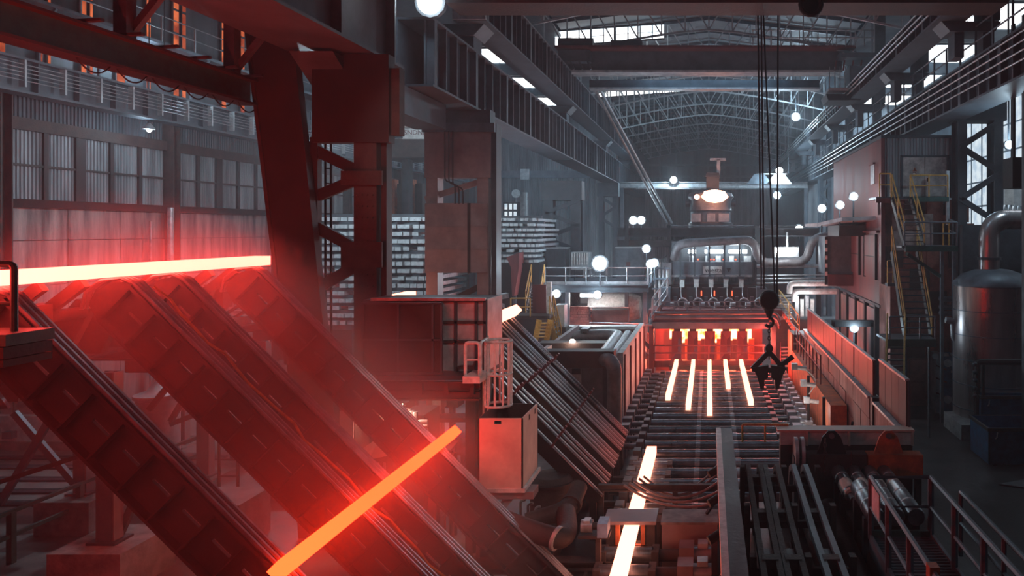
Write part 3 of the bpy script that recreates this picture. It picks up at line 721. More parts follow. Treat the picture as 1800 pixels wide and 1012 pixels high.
# barrel and short ladder under bed
t = thing('barrel', 'round lidded barrel standing under the bed', 'barrel', (X(278, 22), 22, 0))
part(t, 'body', MB().lathe([(.55, 0), (.55, 2.2), (.5, 2.25)], (X(278, 22), 22, 0), 18), M['pale'], True)
part(t, 'lid', MB().lathe([(.62, 2.25), (.62, 2.35), (.3, 2.45), (.1, 2.7), (.05, 2.75)], (X(278, 22), 22, 0), 18), M['pale'], True)
t = thing('short_ladder', 'short steel ladder standing on the orange lit floor', 'ladder', (X(400, 20.2), 20.2, 0))
for x in (385, 418): part(t, 'stile', MB().tube((X(x, 20.2), 20.2, 0), (X(x, 20.2), 20.2, Z(735, 20.2)), .04, 6), M['rust'])
for k in range(4): part(t, 'rung', MB().tube((X(385, 20.2), 20.2, .5+.45*k), (X(418, 20.2), 20.2, .5+.45*k), .03, 6), M['rust'])
single('floor_post', MB().tube((X(273, 18.8), 18.8, 0), (X(273, 18.8), 18.8, 1.2), .1, 8), M['rust'], 'short rusty post stub on the floor between the columns', 'post')
# near-left dark bench with green rail
t = thing('operator_ledge', 'dark stacked beam ledge at the left edge with a green handrail', 'ledge', (X(10, 8.2), 8.2, 4.6))
for k, (y0, y1) in enumerate(((584, 604), (606, 626), (628, 640))):
    part(t, 'ledge_beam', bx(-9.2, X(40 if k == 0 else 36, 8.2), 8.0, 8.6, Z(y1, 8.2), Z(y0, 8.2)), M['black'] if k else M['green'])
part(t, 'handrail', MB().path(fillet([(-9.3, 8.3, Z(464, 8.3)), (X(25, 8.3), 8.3, Z(464, 8.3)), (X(25, 8.3), 8.3, Z(584, 8.3))], .06, 4), .035, 8), M['green'], True)
part(t, 'handrail_bar', MB().tube((-9.3, 8.3, Z(534, 8.3)), (X(25, 8.3), 8.3, Z(534, 8.3)), .025, 6), M['green'])
part(t, 'support', bx(-9.1, -8.7, 8.1, 8.5, 0, Z(640, 8.2)), M['black'])
# ================================================================ MACHINERY UNDER THE CABIN
t = thing('switch_cabinet', 'tall dented cabinet with pipes behind the rightmost skid', 'cabinet', (X(612, 16.6), 16.6, 0))
part(t, 'body', bx(X(596, 16.6), X(624, 16.6), 16.6, 17.3, 0, Z(716, 16.6)), M['rust'])
part(t, 'door', bx(X(598, 16.6), X(622, 16.6), 16.57, 16.6, .3, Z(722, 16.6)), M['mauve'])
t = thing('hooded_burner', 'pyramid hood with slots standing under the cabin', 'machine', (X(668, 15.9), 15.9, 0))
cx = X(668, 15.9)
part(t, 'hood', MB().lathe([(.5, Z(795, 15.9)), (.02, Z(768, 15.9))], (cx, 15.9, 0), 4), M['cream'])
part(t, 'body', bx(cx-.4, cx+.4, 15.6, 16.3, 0, Z(795, 15.9)), M['rust'])
for k in range(5): part(t, 'slot_bar', bx(cx-.35+.14*k, cx-.3+.14*k, 15.57, 15.6, Z(830, 15.9), Z(805, 15.9)), M['pale'])
t = thing('pump_set', 'tangle of valves and bent hoses lit by the floodlight under the cabin', 'pump', (X(722, 17.2), 17.2, 0))
part(t, 'housing', bx(X(700, 17.2), X(745, 17.2), 17.2, 18.2, 0, Z(730, 17.2)), M['rust'])
for k in range(5): part(t, 'valve', MB().tube((X(706+6*k, 17.1), 17.1, Z(760, 17.1)), (X(706+6*k, 17.1), 17.1, Z(715+2*k, 17.1)), .06, 8), M['pale'], True)
for k in range(3): part(t, 'hose', MB().path(fillet([P(722, 752+8*k, 16.95), P(735, 740+8*k, 16.9), P(752, 740+8*k, 16.9)], .2, 4), .045, 6), M['pale'], True)
t = thing('floodlight', 'blazing floodlight hanging under the control cabin', 'lamp', P(695, 705, 16.9))
lx, ly, lz = P(695, 706, 16.9)
part(t, 'reflector', MB().lathe([(.12, .2), (.28, .0), (.30, -.02)], (lx, ly, lz+.02), 14), M['pale'], True)
part(t, 'bulb', MB().ball((lx, ly, lz-.05), .17, 10), M['lampwarm'], True)
part(t, 'bracket', bx(lx-.03, lx+.03, ly-.03, ly+.03, lz+.2, 3.75), M['steel'])
point((lx, ly-.3, lz-.15), 90, (1, .6, .42))
t = thing('work_table', 'dark tilted steel table on pipe legs right of the hot bed corner', 'table', (X(785, 17), 17, 0))
part(t, 'table_top', MB().prism([P(758, 795, 16.6), P(792, 795, 16.6), P(806, 778, 17.6), P(766, 778, 17.6)], (0, 0, .05)), M['rust'])
for x, yy in ((794, 16.7), (800, 17.5), (764, 16.7)): part(t, 'leg', MB().tube((X(x, yy), yy, 0), P(x, 795, yy), .05, 6), M['rust'])
for k, (x0, x1, y0, y1, Y, m) in enumerate(((760, 775, 680, 720, 18.5, 'pale'), (780, 805, 676, 716, 18.9, 'steel2'), (745, 822, 735, 742, 18.2, 'steel'), (800, 818, 770, 800, 18.0, 'bluegrey'))):
    single('machine_block', MB().box(X(x0, Y), X(x1, Y), Y, Y+.5, Z(y1, Y), Z(y0, Y)).box(X(x0, Y)+.1, X(x0, Y)+.2, Y+.1, Y+.3, 0, Z(y1, Y)), M[m], ['pale upright canister', 'grey boxy motor housing', 'long flat shelf rail', 'small blue grey side plate'][k] + ' in the gloom under the control cabin', 'machine')
for k, (x0, Y) in enumerate(((668, 16.7), (818, 16.5), (842, 16.7))):
    single('cabin_post', bx(X(x0, Y), X(x0, Y)+.22, Y, Y+.25, 0, Z(664, Y)), M['rust'], '%s dark post carrying the control cabin' % ['left', 'middle', 'right'][k], 'post', 'posts under the control cabin')
# ---- control cabin with mesh screens
Y = 15.2
t = thing('control_cabin', 'raised control cabin behind rusty mesh screens between the two skid banks', 'cabin', (X(740, Y), Y, Z(665, Y)))
for x0, x1 in ((638, 699), (702, 760), (763, 776)):
    part(t, 'mesh_screen', bx(X(x0, Y), X(x1, Y), Y, Y+.03, Z(655, Y), Z(534, Y)), M['mesh'])
fr = MB()
for x in (638, 700.5, 761, 776): part(t, 'screen_post', bx(X(x, Y)-.02, X(x, Y)+.02, Y-.03, Y+.05, Z(657, Y), Z(532, Y)), M['steel'])
for y in (533, 597, 656): part(t, 'screen_rail', bx(X(638, Y), X(776, Y), Y-.03, Y+.04, Z(y, Y)-.02, Z(y, Y)+.02), M['steel'])
Y2 = 15.8
part(t, 'front_wall', bx(X(776, Y2), X(855, Y2), Y2, Y2+.06, Z(662, Y2), Z(528, Y2)), M['pale'])
for x in (776, 802, 838, 853): part(t, 'wall_post', bx(X(x, Y2)-.03, X(x, Y2)+.03, Y2-.05, Y2+.08, Z(662, Y2), Z(526, Y2)), M['steel'])
for y in (528, 566, 600): part(t, 'wall_rail', bx(X(776, Y2), X(855, Y2), Y2-.05, Y2+.02, Z(y, Y2)-.03, Z(y, Y2)+.03), M['rust'])
part(t, 'side_wall', bx(X(855, Y2)-.03, X(855, Y2)+.03, Y2, Y2+1.1, Z(662, Y2), Z(526, Y2)), M['pale'])
part(t, 'rear_wall', bx(X(655, Y2), X(855, Y2), Y2+1.1, Y2+1.2, Z(662, Y2), Z(527, Y2)), M['steel'])
part(t, 'roof_frame', bx(X(655, Y2), X(855, Y2), Y2-.1, Y2+.0, Z(528, Y2), Z(523, Y2)), M['galv'])
part(t, 'roof_plate', bx(X(655, Y2)-.2, X(855, Y2), Y2, Y2+1.1, Z(527, Y2)-.05, Z(527, Y2)), M['steel'])
part(t, 'floor_plate', bx(X(660, Y), X(858, Y2), Y, Y2+1.1, Z(668, Y), Z(661, Y)), M['steel'])
for k in range(2):
    part(t, 'floor_beam', MB().ibeam((X(676, Y), Y-.1, Z(677+15*k, Y)), (X(846, Y), Y-.1, Z(677+15*k, Y)), .12, .2, .03), M['rust'])
for k in range(3): part(t, 'beam_stub', bx(X(745+45*k, Y)-.04, X(745+45*k, Y)+.04, Y-.2, Y, Z(690, Y), Z(670, Y)), M['rust'])
# white railing and caged ladder
Y = 15.0
t = thing('white_railing', 'white pipe guardrail at the cabin steps', 'railing', P(832, 665, Y))
part(t, 'guard_frame', MB().path(fillet([P(818, 665, Y), P(818, 602, Y), P(843, 602, Y), P(843, 665, Y)], .08, 4), .035, 8), M['white'], True)
part(t, 'middle_rail', MB().tube(P(818, 632, Y), P(843, 632, Y), .022, 6), M['white'])
part(t, 'back_frame', MB().path(fillet([P(845, 665, Y), P(845, 602, Y), P(856, 594, Y+.8), P(856, 660, Y+.8)], .08, 4), .03, 8), M['white'], True)
part(t, 'step_board', bx(X(816, Y), X(846, Y), Y-.1, Y+.6, Z(672, Y), Z(660, Y)), M['white'])
Y = 15.5
cx, cr = X(874, Y), .27
t = thing('caged_ladder', 'white safety ladder with round hooped cage', 'ladder', (cx, Y, Z(745, Y)))
for y in (600, 657, 713):
    part(t, 'hoop', MB().path([(cx+cr*math.cos(a*math.pi/9), Y+.1+cr*math.sin(a*math.pi/9), Z(y, Y)) for a in range(19)], .028, 6), M['white'])
for a in (0, 45, 100, 150, 200, 235, 270, 305, 335):
    q = math.radians(a)
    part(t, 'cage_bar', bx(cx+cr*math.cos(q)-.02, cx+cr*math.cos(q)+.02, Y+.1+cr*math.sin(q)-.015, Y+.1+cr*math.sin(q)+.015, Z(713, Y), Z(600, Y)), M['white'])
for x in (850, 858): part(t, 'stile', MB().tube(P(x, 745, Y+.3), P(x, 590, Y+.3), .022, 6), M['white'])
for k in range(12): part(t, 'rung', MB().tube(P(850, 742-13*k, Y+.3), P(858, 742-13*k, Y+.3), .016, 6), M['white'])
# cream box on bracket
Y = 14.9
x0, x1, zt, zb = X(840, Y), X(919, Y), Z(735, Y), Z(858, Y)
t = thing('sheet_box', 'cream sheet metal open box hung on a bracket by the skids', 'box', ((x0+x1)/2, Y, zb))
part(t, 'front_panel', MB().box(x0, x1, Y, Y+.03, zb, zt-.12).box(x0, x0+.33, Y, Y+.03, zt-.12, zt).box(x0+.47, x1, Y, Y+.03, zt-.12, zt).box(x0+.33, x0+.47, Y, Y+.03, zt-.05, zt), M['cream'])
part(t, 'side_panel', MB().box(x1-.03, x1, Y, Y+1.3, zb, zt), M['cream'])
for yy in (.5, 1.0): part(t, 'side_slot', bx(x1, x1+.006, Y+yy, Y+yy+.09, zt-.16, zt-.05), M['black'])
part(t, 'rear_panel', bx(x0, x1, Y+1.27, Y+1.3, zb, zt), M['mesh'])
part(t, 'left_panel', bx(x0, x0+.03, Y, Y+1.3, zb, zt), M['mesh'])
part(t, 'bottom_tray', bx(x0, x1+.05, Y-.03, Y+1.35, zb-.08, zb), M['white'])
t = thing('box_bracket', 'channel bracket with a slanted strut carrying the cream box', 'bracket', ((x0+x1)/2, Y, zb-.9))
part(t, 'channel', bx(x0, x1+.2, Y+.05, Y+.5, zb-.24, zb-.09), M['mauve'])
part(t, 'strut', MB().beam((x0+.6, Y+.2, zb-.24), (x0+.18, Y+.2, zb-.75), .16, .12, (0, 1, 0)), M['pale'])
part(t, 'post', bx(x0-.05, x0+.2, Y+.1, Y+.4, 0, zb-.6), M['rust'])
# floor-side ducts, vessel
t = thing('rusty_duct', 'thick rusty bent duct curling under the cream box', 'duct', P(960, 950, 14.6))
part(t, 'duct', MB().path(fillet([P(880, 912, 14.4), P(940, 935, 14.3), P(985, 948, 14.2), P(998, 935, 14.6), P(995, 900, 15.4)], .55, 6), .2, 14), M['rust'], True)
part(t, 'collar', MB().tube(P(976, 945, 14.22), P(981, 947, 14.2), .235, 14), M['pale'], True)
t = thing('rusty_duct', 'second rusty duct rising toward the skid feet', 'duct', P(960, 920, 15.4))
part(t, 'duct', MB().path(fillet([P(925, 918, 15.4), P(985, 900, 15.6), P(1005, 885, 15.9), P(1018, 855, 16.4)], .5, 6), .19, 14), M['rust'], True)
part(t, 'collar', MB().tube(P(1003, 888, 15.85), P(1006, 883, 15.95), .23, 14), M['rust'], True)
cx, cy = X(962, 16.6), 17.1
t = thing('vessel', 'flaking rusty round vessel behind the ducts', 'tank', (cx, cy, 0))
part(t, 'body', MB().lathe([(.5, 0), (.5, Z(855, 16.6)), (.4, Z(846, 16.6)), (.05, Z(842, 16.6))], (cx, cy, 0), 20), M['rust'], True)
part(t, 'flange', MB().lathe([(.54, Z(862, 16.6)), (.54, Z(856, 16.6))], (cx, cy, 0), 20), M['brown'], True)
for k in range(4):
    x = 915 + 13*k
    single('standpipe', MB().path(fillet([(X(x, 15.9), 15.9, 0), P(x, 880+6*k, 15.9), P(x+9, 878+6*k, 15.9)], .1, 4), .03, 6), M['galv'], 'thin upright pipe left of the rusty vessel, %s from the left' % ORD[k], 'pipe', None, True)
t = thing('pump_motor', 'small grey pump motor beside the ducts', 'motor', P(1020, 940, 14.6))
part(t, 'housing', MB().tube(P(1022, 924, 14.6), P(1042, 924, 14.6), .13, 12), M['galv'], True)
part(t, 'terminal_box', bx(X(1027, 14.6), X(1038, 14.6), 14.5, 14.7, Z(918, 14.6), Z(912, 14.6)), M['pale'])
part(t, 'coupling', MB().tube(P(1042, 924, 14.6), P(1052, 924, 14.6), .07, 10), M['rust'], True)
part(t, 'gearbox', bx(X(1052, 14.6), X(1070, 14.6), 14.4, 14.8, Z(938, 14.6), Z(914, 14.6)), M['bluegrey'])
part(t, 'base', bx(X(1018, 14.6), X(1072, 14.6), 14.45, 14.8, Z(942, 14.6), Z(937, 14.6)), M['rust'])
part(t, 'post', bx(X(1048, 14.6), X(1056, 14.6), 14.5, 14.7, 0, Z(942, 14.6)), M['rust'])
# boards near bottom left behind the skids
for k, (x0, x1, y0, y1) in enumerate(((745, 766, 862, 925), (775, 782, 880, 935), (790, 797, 900, 950))):
    Yq = 15.6+.2*k
    single('charred_board', MB().prism([(X(x0, Yq), Yq, 0), (X(x1, Yq), Yq, 0), (X(x1, Yq), Yq, Z(y0+14, Yq)), (X(x0, Yq)+.1, Yq, Z(y0, Yq))], (0, .05, 0)), M['plank'], 'upright weathered board under the right skid, %s' % ['broad one', 'narrow middle one', 'narrow right one'][k], 'board')
for k in range(5):
    single('weathered_plank', MB().beam((-7.2+.36*k, 10.9+.05*k, .06+.02*k), (-6.0+.36*k, 12.8, .06+.02*k), .3, .05), M['plank'], 'weathered plank lying under the middle skids, %s from the left' % ORD[k], 'plank', 'planks under the middle skids')
t = thing('channel_support', 'bent channel frame under the rightmost skid', 'frame', (X(822, 15), 15, 0))
part(t, 'upper_channel', MB().beam(P(795, 900, 15), P(825, 935, 15), .18, .1, (0, 1, 0)), M['mauve'])
part(t, 'post', bx(X(820, 15), X(828, 15), 14.95, 15.1, 0, Z(930, 15)), M['mauve'])
part(t, 'post', bx(X(838, 15), X(844, 15), 14.95, 15.1, 0, Z(945, 15)), M['mauve'])
single('floor_beam', MB().ibeam(P(825, 993, 14.9), P(1105, 993, 14.9), .3, .24, .04), M['rust'], 'long rusty floor beam crossing at the foot of the right skid', 'beam')
# ================================================================ SECOND SKID BANK
K2X, K2Z = -6.4, 4.95
def sk2(u, v, y): return sk(u, v, y, K2X, K2Z)
L2 = 5.55
def skid2(y, label):
    t = thing('transfer_skid', label, 'skid', sk2(L2, -.3, y), 'second bank of transfer skids')
    bar = lambda u0, u1, v0, v1, w0, w1: MB().prism([sk2(u0, v0, y+w0), sk2(u1, v0, y+w0), sk2(u1, v1, y+w0), sk2(u0, v1, y+w0)], (0, w1-w0, 0))
    part(t, 'beam', bar(0, L2, -.32, 0, -.07, .07), M['bank'])
    part(t, 'curved_head', MB().prism([(K2X, y-.06, K2Z), sk2(0, -.32, y-.06), (K2X-.7, y-.06, K2Z-.12), (K2X-.9, y-.06, K2Z+.12), (K2X-.6, y-.06, K2Z+.2), (K2X-.25, y-.06, K2Z+.16)], (0, .12, 0)), M['bank'])
    part(t, 'rail', MB().path([(K2X-.9, y, K2Z+.14), (K2X-.6, y, K2Z+.22), (K2X-.25, y, K2Z+.18), (K2X, y, K2Z+.03), sk2(L2, .03, y)], .02, 6), M['shiny'], True)
    for u in (2.4, 3.9):
        part(t, 'stop_clip', MB().beam(sk2(u, 0, y-.1), sk2(u-.05, .26, y-.1), .05, .07, (0, 1, 0)), M['red_tone'])
    part(t, 'foot_post', bx(sk2(L2-.3, 0, y)[0]-.08, sk2(L2-.3, 0, y)[0]+.08, y-.06, y+.06, 0, sk2(L2-.3, -.3, y)[2]), M['bank'])
    return t
s0 = None
SY = (17.2, 17.9, 18.22, 18.54, 19.25, 19.55, 19.85, 20.15, 20.8, 21.1, 21.4, 21.7, 22.25, 22.55)
for k in range(14):
    y = SY[k]; la = '%s black transfer skid of the far bank, counted from the camera' % ORD[k]
    if s0 is None: s0 = skid2(y, la); b0 = s0.location.copy()
    else: dup(s0, (b0.x, b0.y+y-SY[0], b0.z), la)
single('skid_tie', MB().prism([sk2(2.0, -.55, 17), sk2(2.2, -.55, 17), sk2(2.2, -.33, 17), sk2(2.0, -.33, 17)], (0, 6.1, 0)), M['rust'], 'cross tie under the far bank of skids', 'beam')
single('skid_tie', MB().prism([sk2(4.4, -.55, 17), sk2(4.6, -.55, 17), sk2(4.6, -.33, 17), sk2(4.4, -.33, 17)], (0, 6.1, 0)), M['rust'], 'lower cross tie under the far bank of skids', 'beam')
single('hot_billet', MB().prism([sk2(.35, .07, 18.7), sk2(.6, .07, 18.7), sk2(.6, .32, 18.7), sk2(.35, .32, 18.7)], (0, 4.1, 0)), M['hotbar'], 'short red hot steel bar high on the far bank of skids', 'billet')
single('hot_billet', bx(-10.2, -9.9, 22.0, 25.0, K2Z-.02, K2Z+.2), M['hotbar'], 'pale hot bar lying behind the cabin roof', 'billet')
single('bar_cradle', MB().box(-10.4, -9.7, 22.2, 22.5, 0, K2Z-.02).box(-10.4, -9.7, 24.4, 24.7, 0, K2Z-.02), M['rust'], 'steel cradle under the pale hot bar behind the cabin', 'stand')
# ================================================================ BILLET STACKS IN THE LEFT BAY
def stack(x0, y0, nx, nl, label, group, pitch, lay, z0, short):
    for l in range(nl):
        zz = z0 + lay*l
        jit = random.uniform(-.08, .08)
        for k in range(nx):
            if random.random() < .05: continue
            h = lay*.52
            xx = x0 + k*pitch + jit
            o = BIL[0].copy(); COL.objects.link(o); o.location = (xx, y0 + random.uniform(-.2, .1), zz)
            o.scale = (pitch*.86/.3, 1, h/.2)
            o['label'] = label % (ORD[l], ORD[k]); o['category'] = 'billet'; o['group'] = group
        single('cross_billet', bx(x0-.2+jit, x0+nx*pitch+.1+jit, y0+.1, y0+.4, zz+h, zz+lay-.01), M['steel'], 'dark spacer on the %s layer of the %s' % (ORD[l], short), 'spacer', 'cross spacers of the stacks')
bb = MB().box(-.15, .15, 0, 5, 0, .2)
o = mesh_obj('steel_billet', bb, M['billet']); BIL = [o]
Ys = 33.0
stack(X(556, Ys), Ys, 17, 15, 'pale billet end in the bright tall stack, %s layer up, %s from the left', 'bright tall billet stack', .31, .33, 3.0, 'bright stack behind the brown column')
Ys2 = 37
stack(X(868, Ys2), Ys2, 11, 9, 'grey billet end right of the mauve column, %s layer up, %s from the left', 'grey billet stack right of the mauve column', .21, .26, 5.6, 'grey stack right of the mauve column')
COL.objects.unlink(o); bpy.data.objects.remove(o)
t = thing('stack_cradle', 'steel cradle frame under the bright tall billet stack', 'stand', (X(650, Ys), Ys, 0))
for k in range(4): part(t, 'post', bx(X(560+55*k, Ys), X(560+55*k, Ys)+.3, Ys+.2, Ys+4, 0, 2.98), M['steel'])
part(t, 'bearer', bx(X(552, Ys), X(765, Ys), Ys+.1, Ys+4.5, 2.75, 2.99), M['steel'])
single('stack_plinth', bx(X(866, Ys2), X(950, Ys2), Ys2-.3, Ys2+5, 0, 5.58), M['black'], 'dark block under the grey billet stack', 'base')
for k in range(3):
    single('steel_billet', MB().beam((X(690, 30), 28.5+.6*k, 3.0+.35*k), (X(860, 30), 31.5+.6*k, 3.5+.42*k), .3, .22), M['billet'], 'long pale billet seen sideways behind the mauve column, %s up' % ORD[k], 'billet', 'billets seen sideways')
single('billet_trestle', MB().box(X(700, 30), X(715, 30), 28.4, 31, 0, 2.85).box(X(845, 30), X(858, 30), 31, 33, 0, 3.3), M['steel'], 'trestle under the sideways billets', 'stand')
# left bay lamps
for k, (px, py, Y) in enumerate(((400, 128, 33), (289, 104, 31), (262, 227, 30))):
    lx, ly, lz = P(px, py, Y)
    t = thing('bay_lamp', 'small cold lamp in the left bay, %s' % ['near the leaning leg', 'above the green beam', 'under the wall girder'][k], 'lamp', (lx, ly, lz))
    part(t, 'shade', MB().lathe([(.05, .25), (.2, .05), (.22, 0)], (lx, ly, lz), 10), M['pale'], True)
    part(t, 'bulb', MB().ball((lx, ly, lz-.02), .1, 8), M['lamp'], True)
    part(t, 'stem', MB().tube((lx, ly, lz+.25), (lx, ly, 19), .02, 5), M['steel'])
    point((lx, ly-.2, lz-.2), [60, 200, 50][k])
# strong lamps added to light the stacks, bed columns and side office
for (x, y, z, p) in ((-14.5, 27.5, 10.5, 1500), (-11.2, 33.0, 10.5, 600), (-17.5, 22.0, 12.5, 420), (-17.6, 42.5, 15.6, 700)):
    t = thing('bay_lamp', 'added high bay lamp over the left bay, %s' % ('lighting the bright stack' if p == 1500 else 'lighting the grey stack' if y == 33 else 'before the side office' if y > 40 else 'over the bed columns'), 'lamp', (x, y, z))
    part(t, 'shade', MB().lathe([(.1, .5), (.35, .1), (.38, 0)], (x, y, z), 14), M['steel'], True)
    part(t, 'bulb', MB().ball((x, y, z+.12), .14, 8), M['lamp'], True)
    part(t, 'stem', MB().tube((x, y, z+.5), (x, y, 19), .03, 5), M['steel'])
    point((x, y, z-.1), p*(.9 if p > 1000 else .5), (.7, .88, 1))
# left bay background: sign room, girder, pipes
t = thing('side_office', 'pale side office with blue glazed door behind the columns', 'room', (X(716, 46), 46, Z(255, 46)))
part(t, 'front_wall', bx(X(676, 46), X(748, 46), 46, 46.2, Z(246, 46), Z(196, 46)), M['whiteconc'])
part(t, 'door_frame', bx(X(688, 46), X(708, 46), 45.9, 46, Z(243, 46), Z(199, 46)), M['steel'])
part(t, 'door_glass', bx(X(690, 46), X(706, 46), 45.86, 45.9, Z(240, 46), Z(202, 46)), M['bluegrey'])
part(t, 'sign_board', bx(X(709, 46), X(746, 46), 45.93, 46, Z(246, 46), Z(226, 46)), M['whiteconc'])
letters(t, 'SNDNI', P(728, 233, 45.92), .42, M['red_tone'])
for y in (224, 198): part(t, 'ledge', bx(X(686, 46), X(747, 46), 45.85, 46, Z(y, 46), Z(y-2, 46)), M['cream'])
part(t, 'floor_slab', bx(X(670, 46), X(752, 46), 45.5, 49, Z(278, 46), Z(246, 46)), M['rust'])
part(t, 'support', bx(X(700, 46), X(712, 46), 46.5, 47.2, 0, Z(278, 46)), M['steel'])
for k in range(4):
    single('wall_cabinet', MB().box(X(682+16*k, 50), X(694+16*k, 50), 50, 50.6, 0, Z(315+(k % 2)*8, 50)), M['rust'] if k % 2 else M['orange'], 'tall rusty machine post behind the bright stack, %s from the left' % ORD[k], 'cabinet', 'machine posts behind the stack')
t = thing('round_gauge', 'round white clock faced gauge on the hazy back wall', 'gauge', P(907, 340, 72))
part(t, 'face', MB().tube(P(907, 340, 72), P(907, 340, 72.2), .42, 16), M['white'], True)
part(t, 'stem', MB().tube(P(907, 347, 72.1), (X(907, 72.1), 72.1, 0), .1, 8), M['galv'])
t = thing('process_tower', 'pale pipework tower against the hazy back wall of the left bay', 'tower', (X(900, 66), 66, 0))
part(t, 'column_pipe', MB().tube((X(922, 66), 66, 0), (X(922, 66), 66, Z(338, 66)), .35, 12), M['pale'], True)
part(t, 'frame', bx(X(884, 66), X(912, 66), 66, 67, 0, Z(355, 66)), M['steel'])
for i in range(3):
    for j in range(2): part(t, 'pane', bx(X(887+8*i, 66), X(892+8*i, 66), 65.95, 66, Z(382-14*j, 66), Z(372-14*j, 66)), M['skydim'])
single('back_gantry', bx(-23.9, -9.3, 64, 64.6, Z(312, 64), Z(300, 64)), M['steel2'], 'grey gantry beam crossing the left bay in the haze', 'beam')
single('wall_notice', bx(X(915, 63.9), X(931, 63.9), 63.8, 63.9, Z(316, 63.9), Z(297, 63.9)), M['pale'], 'small pale board on the hazy gantry', 'board')
# ================================================================ ROLLER TABLE AND HOT STRANDS
t0 = None
def roller(y, label):
    t = thing('table_roller', label, 'roller', (0, y, 0), 'rollers of the run-out table')
    part(t, 'barrel', MB().tube((-1.95, y, .62), (2.15, y, .62), .165, 16), M['roller'], True)
    for x in (-.4, .75): part(t, 'wear_band', MB().tube((x, y, .62), (x+.14, y, .62), .172, 16), M['galv'], True)
    for x in (-2.2, 2.15): part(t, 'bearing', bx(x, x+.2, y-.18, y+.18, 0, .8), M['steel'])
    return t
def drive(x, y, s, label, m):
    t = thing('gear_motor', label, 'motor', (x, y, 0), 'gear motors along the table')
    part(t, 'coupling', MB().tube((x, y, .62), (x+s*.4, y, .62), .09, 10), M['roller'], True)
    part(t, 'gearbox', bx(min(x+s*.4, x+s*.7), max(x+s*.4, x+s*.7), y-.18, y+.18, 0, .86), M['steel2'])
    part(t, 'housing', MB().lathe([(.15, .70*s), (.19, .74*s), (.19, 1.15*s), (.13, 1.2*s)], (x, y, .66), 12, 'x'), m, True)
    part(t, 'terminal_box', bx(min(x+s*.8, x+s*1.05), max(x+s*.8, x+s*1.05), y-.1, y+.1, .84, .95), m)
    return t
ys = [17.4 + .86*k for k in range(20)]
for k, y in enumerate(ys):
    la = 'steel table roller with pale wear bands, %s from the near end' % ORD[k]
    if t0 is None: t0 = roller(y, la)
    else: dup(t0, (0, y, 0), la)
dl = dr = None; i = 0
for k, y in enumerate(ys):
    if k < 6: continue
    la = ' gear motor %s of the roller table, %s from the near end'
    if dl is None:
        dl = drive(-2.2, y, -1, 'blue' + la % ('left', ORD[0]), M['bluegrey']); dr = drive(2.35, y, 1, 'grey' + la % ('right', ORD[0]), M['galv'])
    else:
        i += 1
        dup(dl, (-2.2, y, 0), 'blue' + la % ('left', ORD[i])); dup(dr, (2.35, y, 0), 'grey' + la % ('right', ORD[i]))
struct('floor_pit', bx(-3.6, 4.3, 9, 36, .0, .03), M['darkfloor'])
for k, (x, y1) in enumerate(((-1.55, 27.9), (-.74, 26.4), (.03, 25.6), (.79, 29.9), (1.55, 27.1))):
    single('hot_strand', bx(x-.09, x+.09, y1, 36.5, .79, 1.0), M['hotbar'], 'glowing cast strand leaving the caster, %s from the left' % ORD[k], 'strand')
single('hot_billet', bx(-1.78, -1.5, 9.2, 21.2, .82, 1.02), M['hotbar'], 'long white hot bar running through the pinch roll box at the bottom', 'billet')
for k, y in enumerate((13.4, 14.15, 14.95, 16.5, 17.0, 18.7, 19.6, 20.5)):
    t = thing('short_roller', 'short red lit roller under the long hot bar, %s from the near end' % ORD[k], 'roller', (-1.64, y, 0), 'short rollers near the camera')
    part(t, 'barrel', MB().tube((-2.1, y, .64), (-1.15, y, .64), .17, 14), M['roller'], True)
    for x in (-2.2, -1.15): part(t, 'bearing', bx(x, x+.14, y-.2, y+.2, 0, .78), M['rust'])
    if k in (1, 2):
        part(t, 'coupling', MB().tube((-1.01, y, .64), (-.6, y, .64), .12, 12), M['rust'], True)
        part(t, 'gearbox', bx(-.6, -.3, y-.18, y+.22, 0, .86), M['mauve'])
        part(t, 'motor', MB().tube((-.3, y, .66), (.05, y, .66), .17, 14), M['galv'], True)
        part(t, 'terminal_box', bx(-.22, -.02, y-.12, y+.12, .82, .92), M['pale'])
t = thing('pinch_roll_box', 'square steel housing with a glowing mouth over the hot bar', 'housing', (-1.64, 15.6, 0))
part(t, 'left_cheek', bx(-2.15, -1.95, 15.45, 16.05, 0, 1.07), M['rust']); part(t, 'right_cheek', bx(-1.33, -1.13, 15.45, 16.05, 0, 1.07), M['rust'])
part(t, 'top_plate', bx(-2.2, -1.1, 15.4, 16.1, 1.07, 1.14), M['mauve'])
part(t, 'mouth_frame', MB().box(-1.95, -1.86, 15.42, 15.5, .55, 1.07).box(-1.42, -1.33, 15.42, 15.5, .55, 1.07).box(-1.95, -1.33, 15.42, 15.5, .55, .64), M['orange'])  # orange paint imitates the bar's glow at the mouth
part(t, 'lower_bridge', bx(-1.95, -1.33, 15.5, 16.0, 0, .5), M['rust'])
t = thing('gear_housing', 'plain grey sheet housing right of the pinch roll box', 'housing', (-.35, 15.9, 0))
part(t, 'body', bx(-.98, .18, 15.4, 16.1, 0, 1.08), M['mauve']); part(t, 'lid', bx(-1.0, .2, 15.38, 16.12, 1.08, 1.13), M['conc'])
part(t, 'lift_arm', MB().beam((-.05, 15.8, 1.15), (.2, 16.1, 1.4), .05, .06), M['rust'])
t = thing('guide_channel', 'ladder like channel guide crossing at the bottom edge', 'guide', (-2.6, 13.6, 0))
for y in (14.4, 14.75): part(t, 'side_channel', MB().ibeam((-2.85, y, .34), (-.75, y, .34), .1, .22, .03), M['rust'])
for k in range(7): part(t, 'cross_bar', bx(-2.8+.33*k, -2.74+.33*k, 14.45, 14.7, .28, .42), M['rust'])
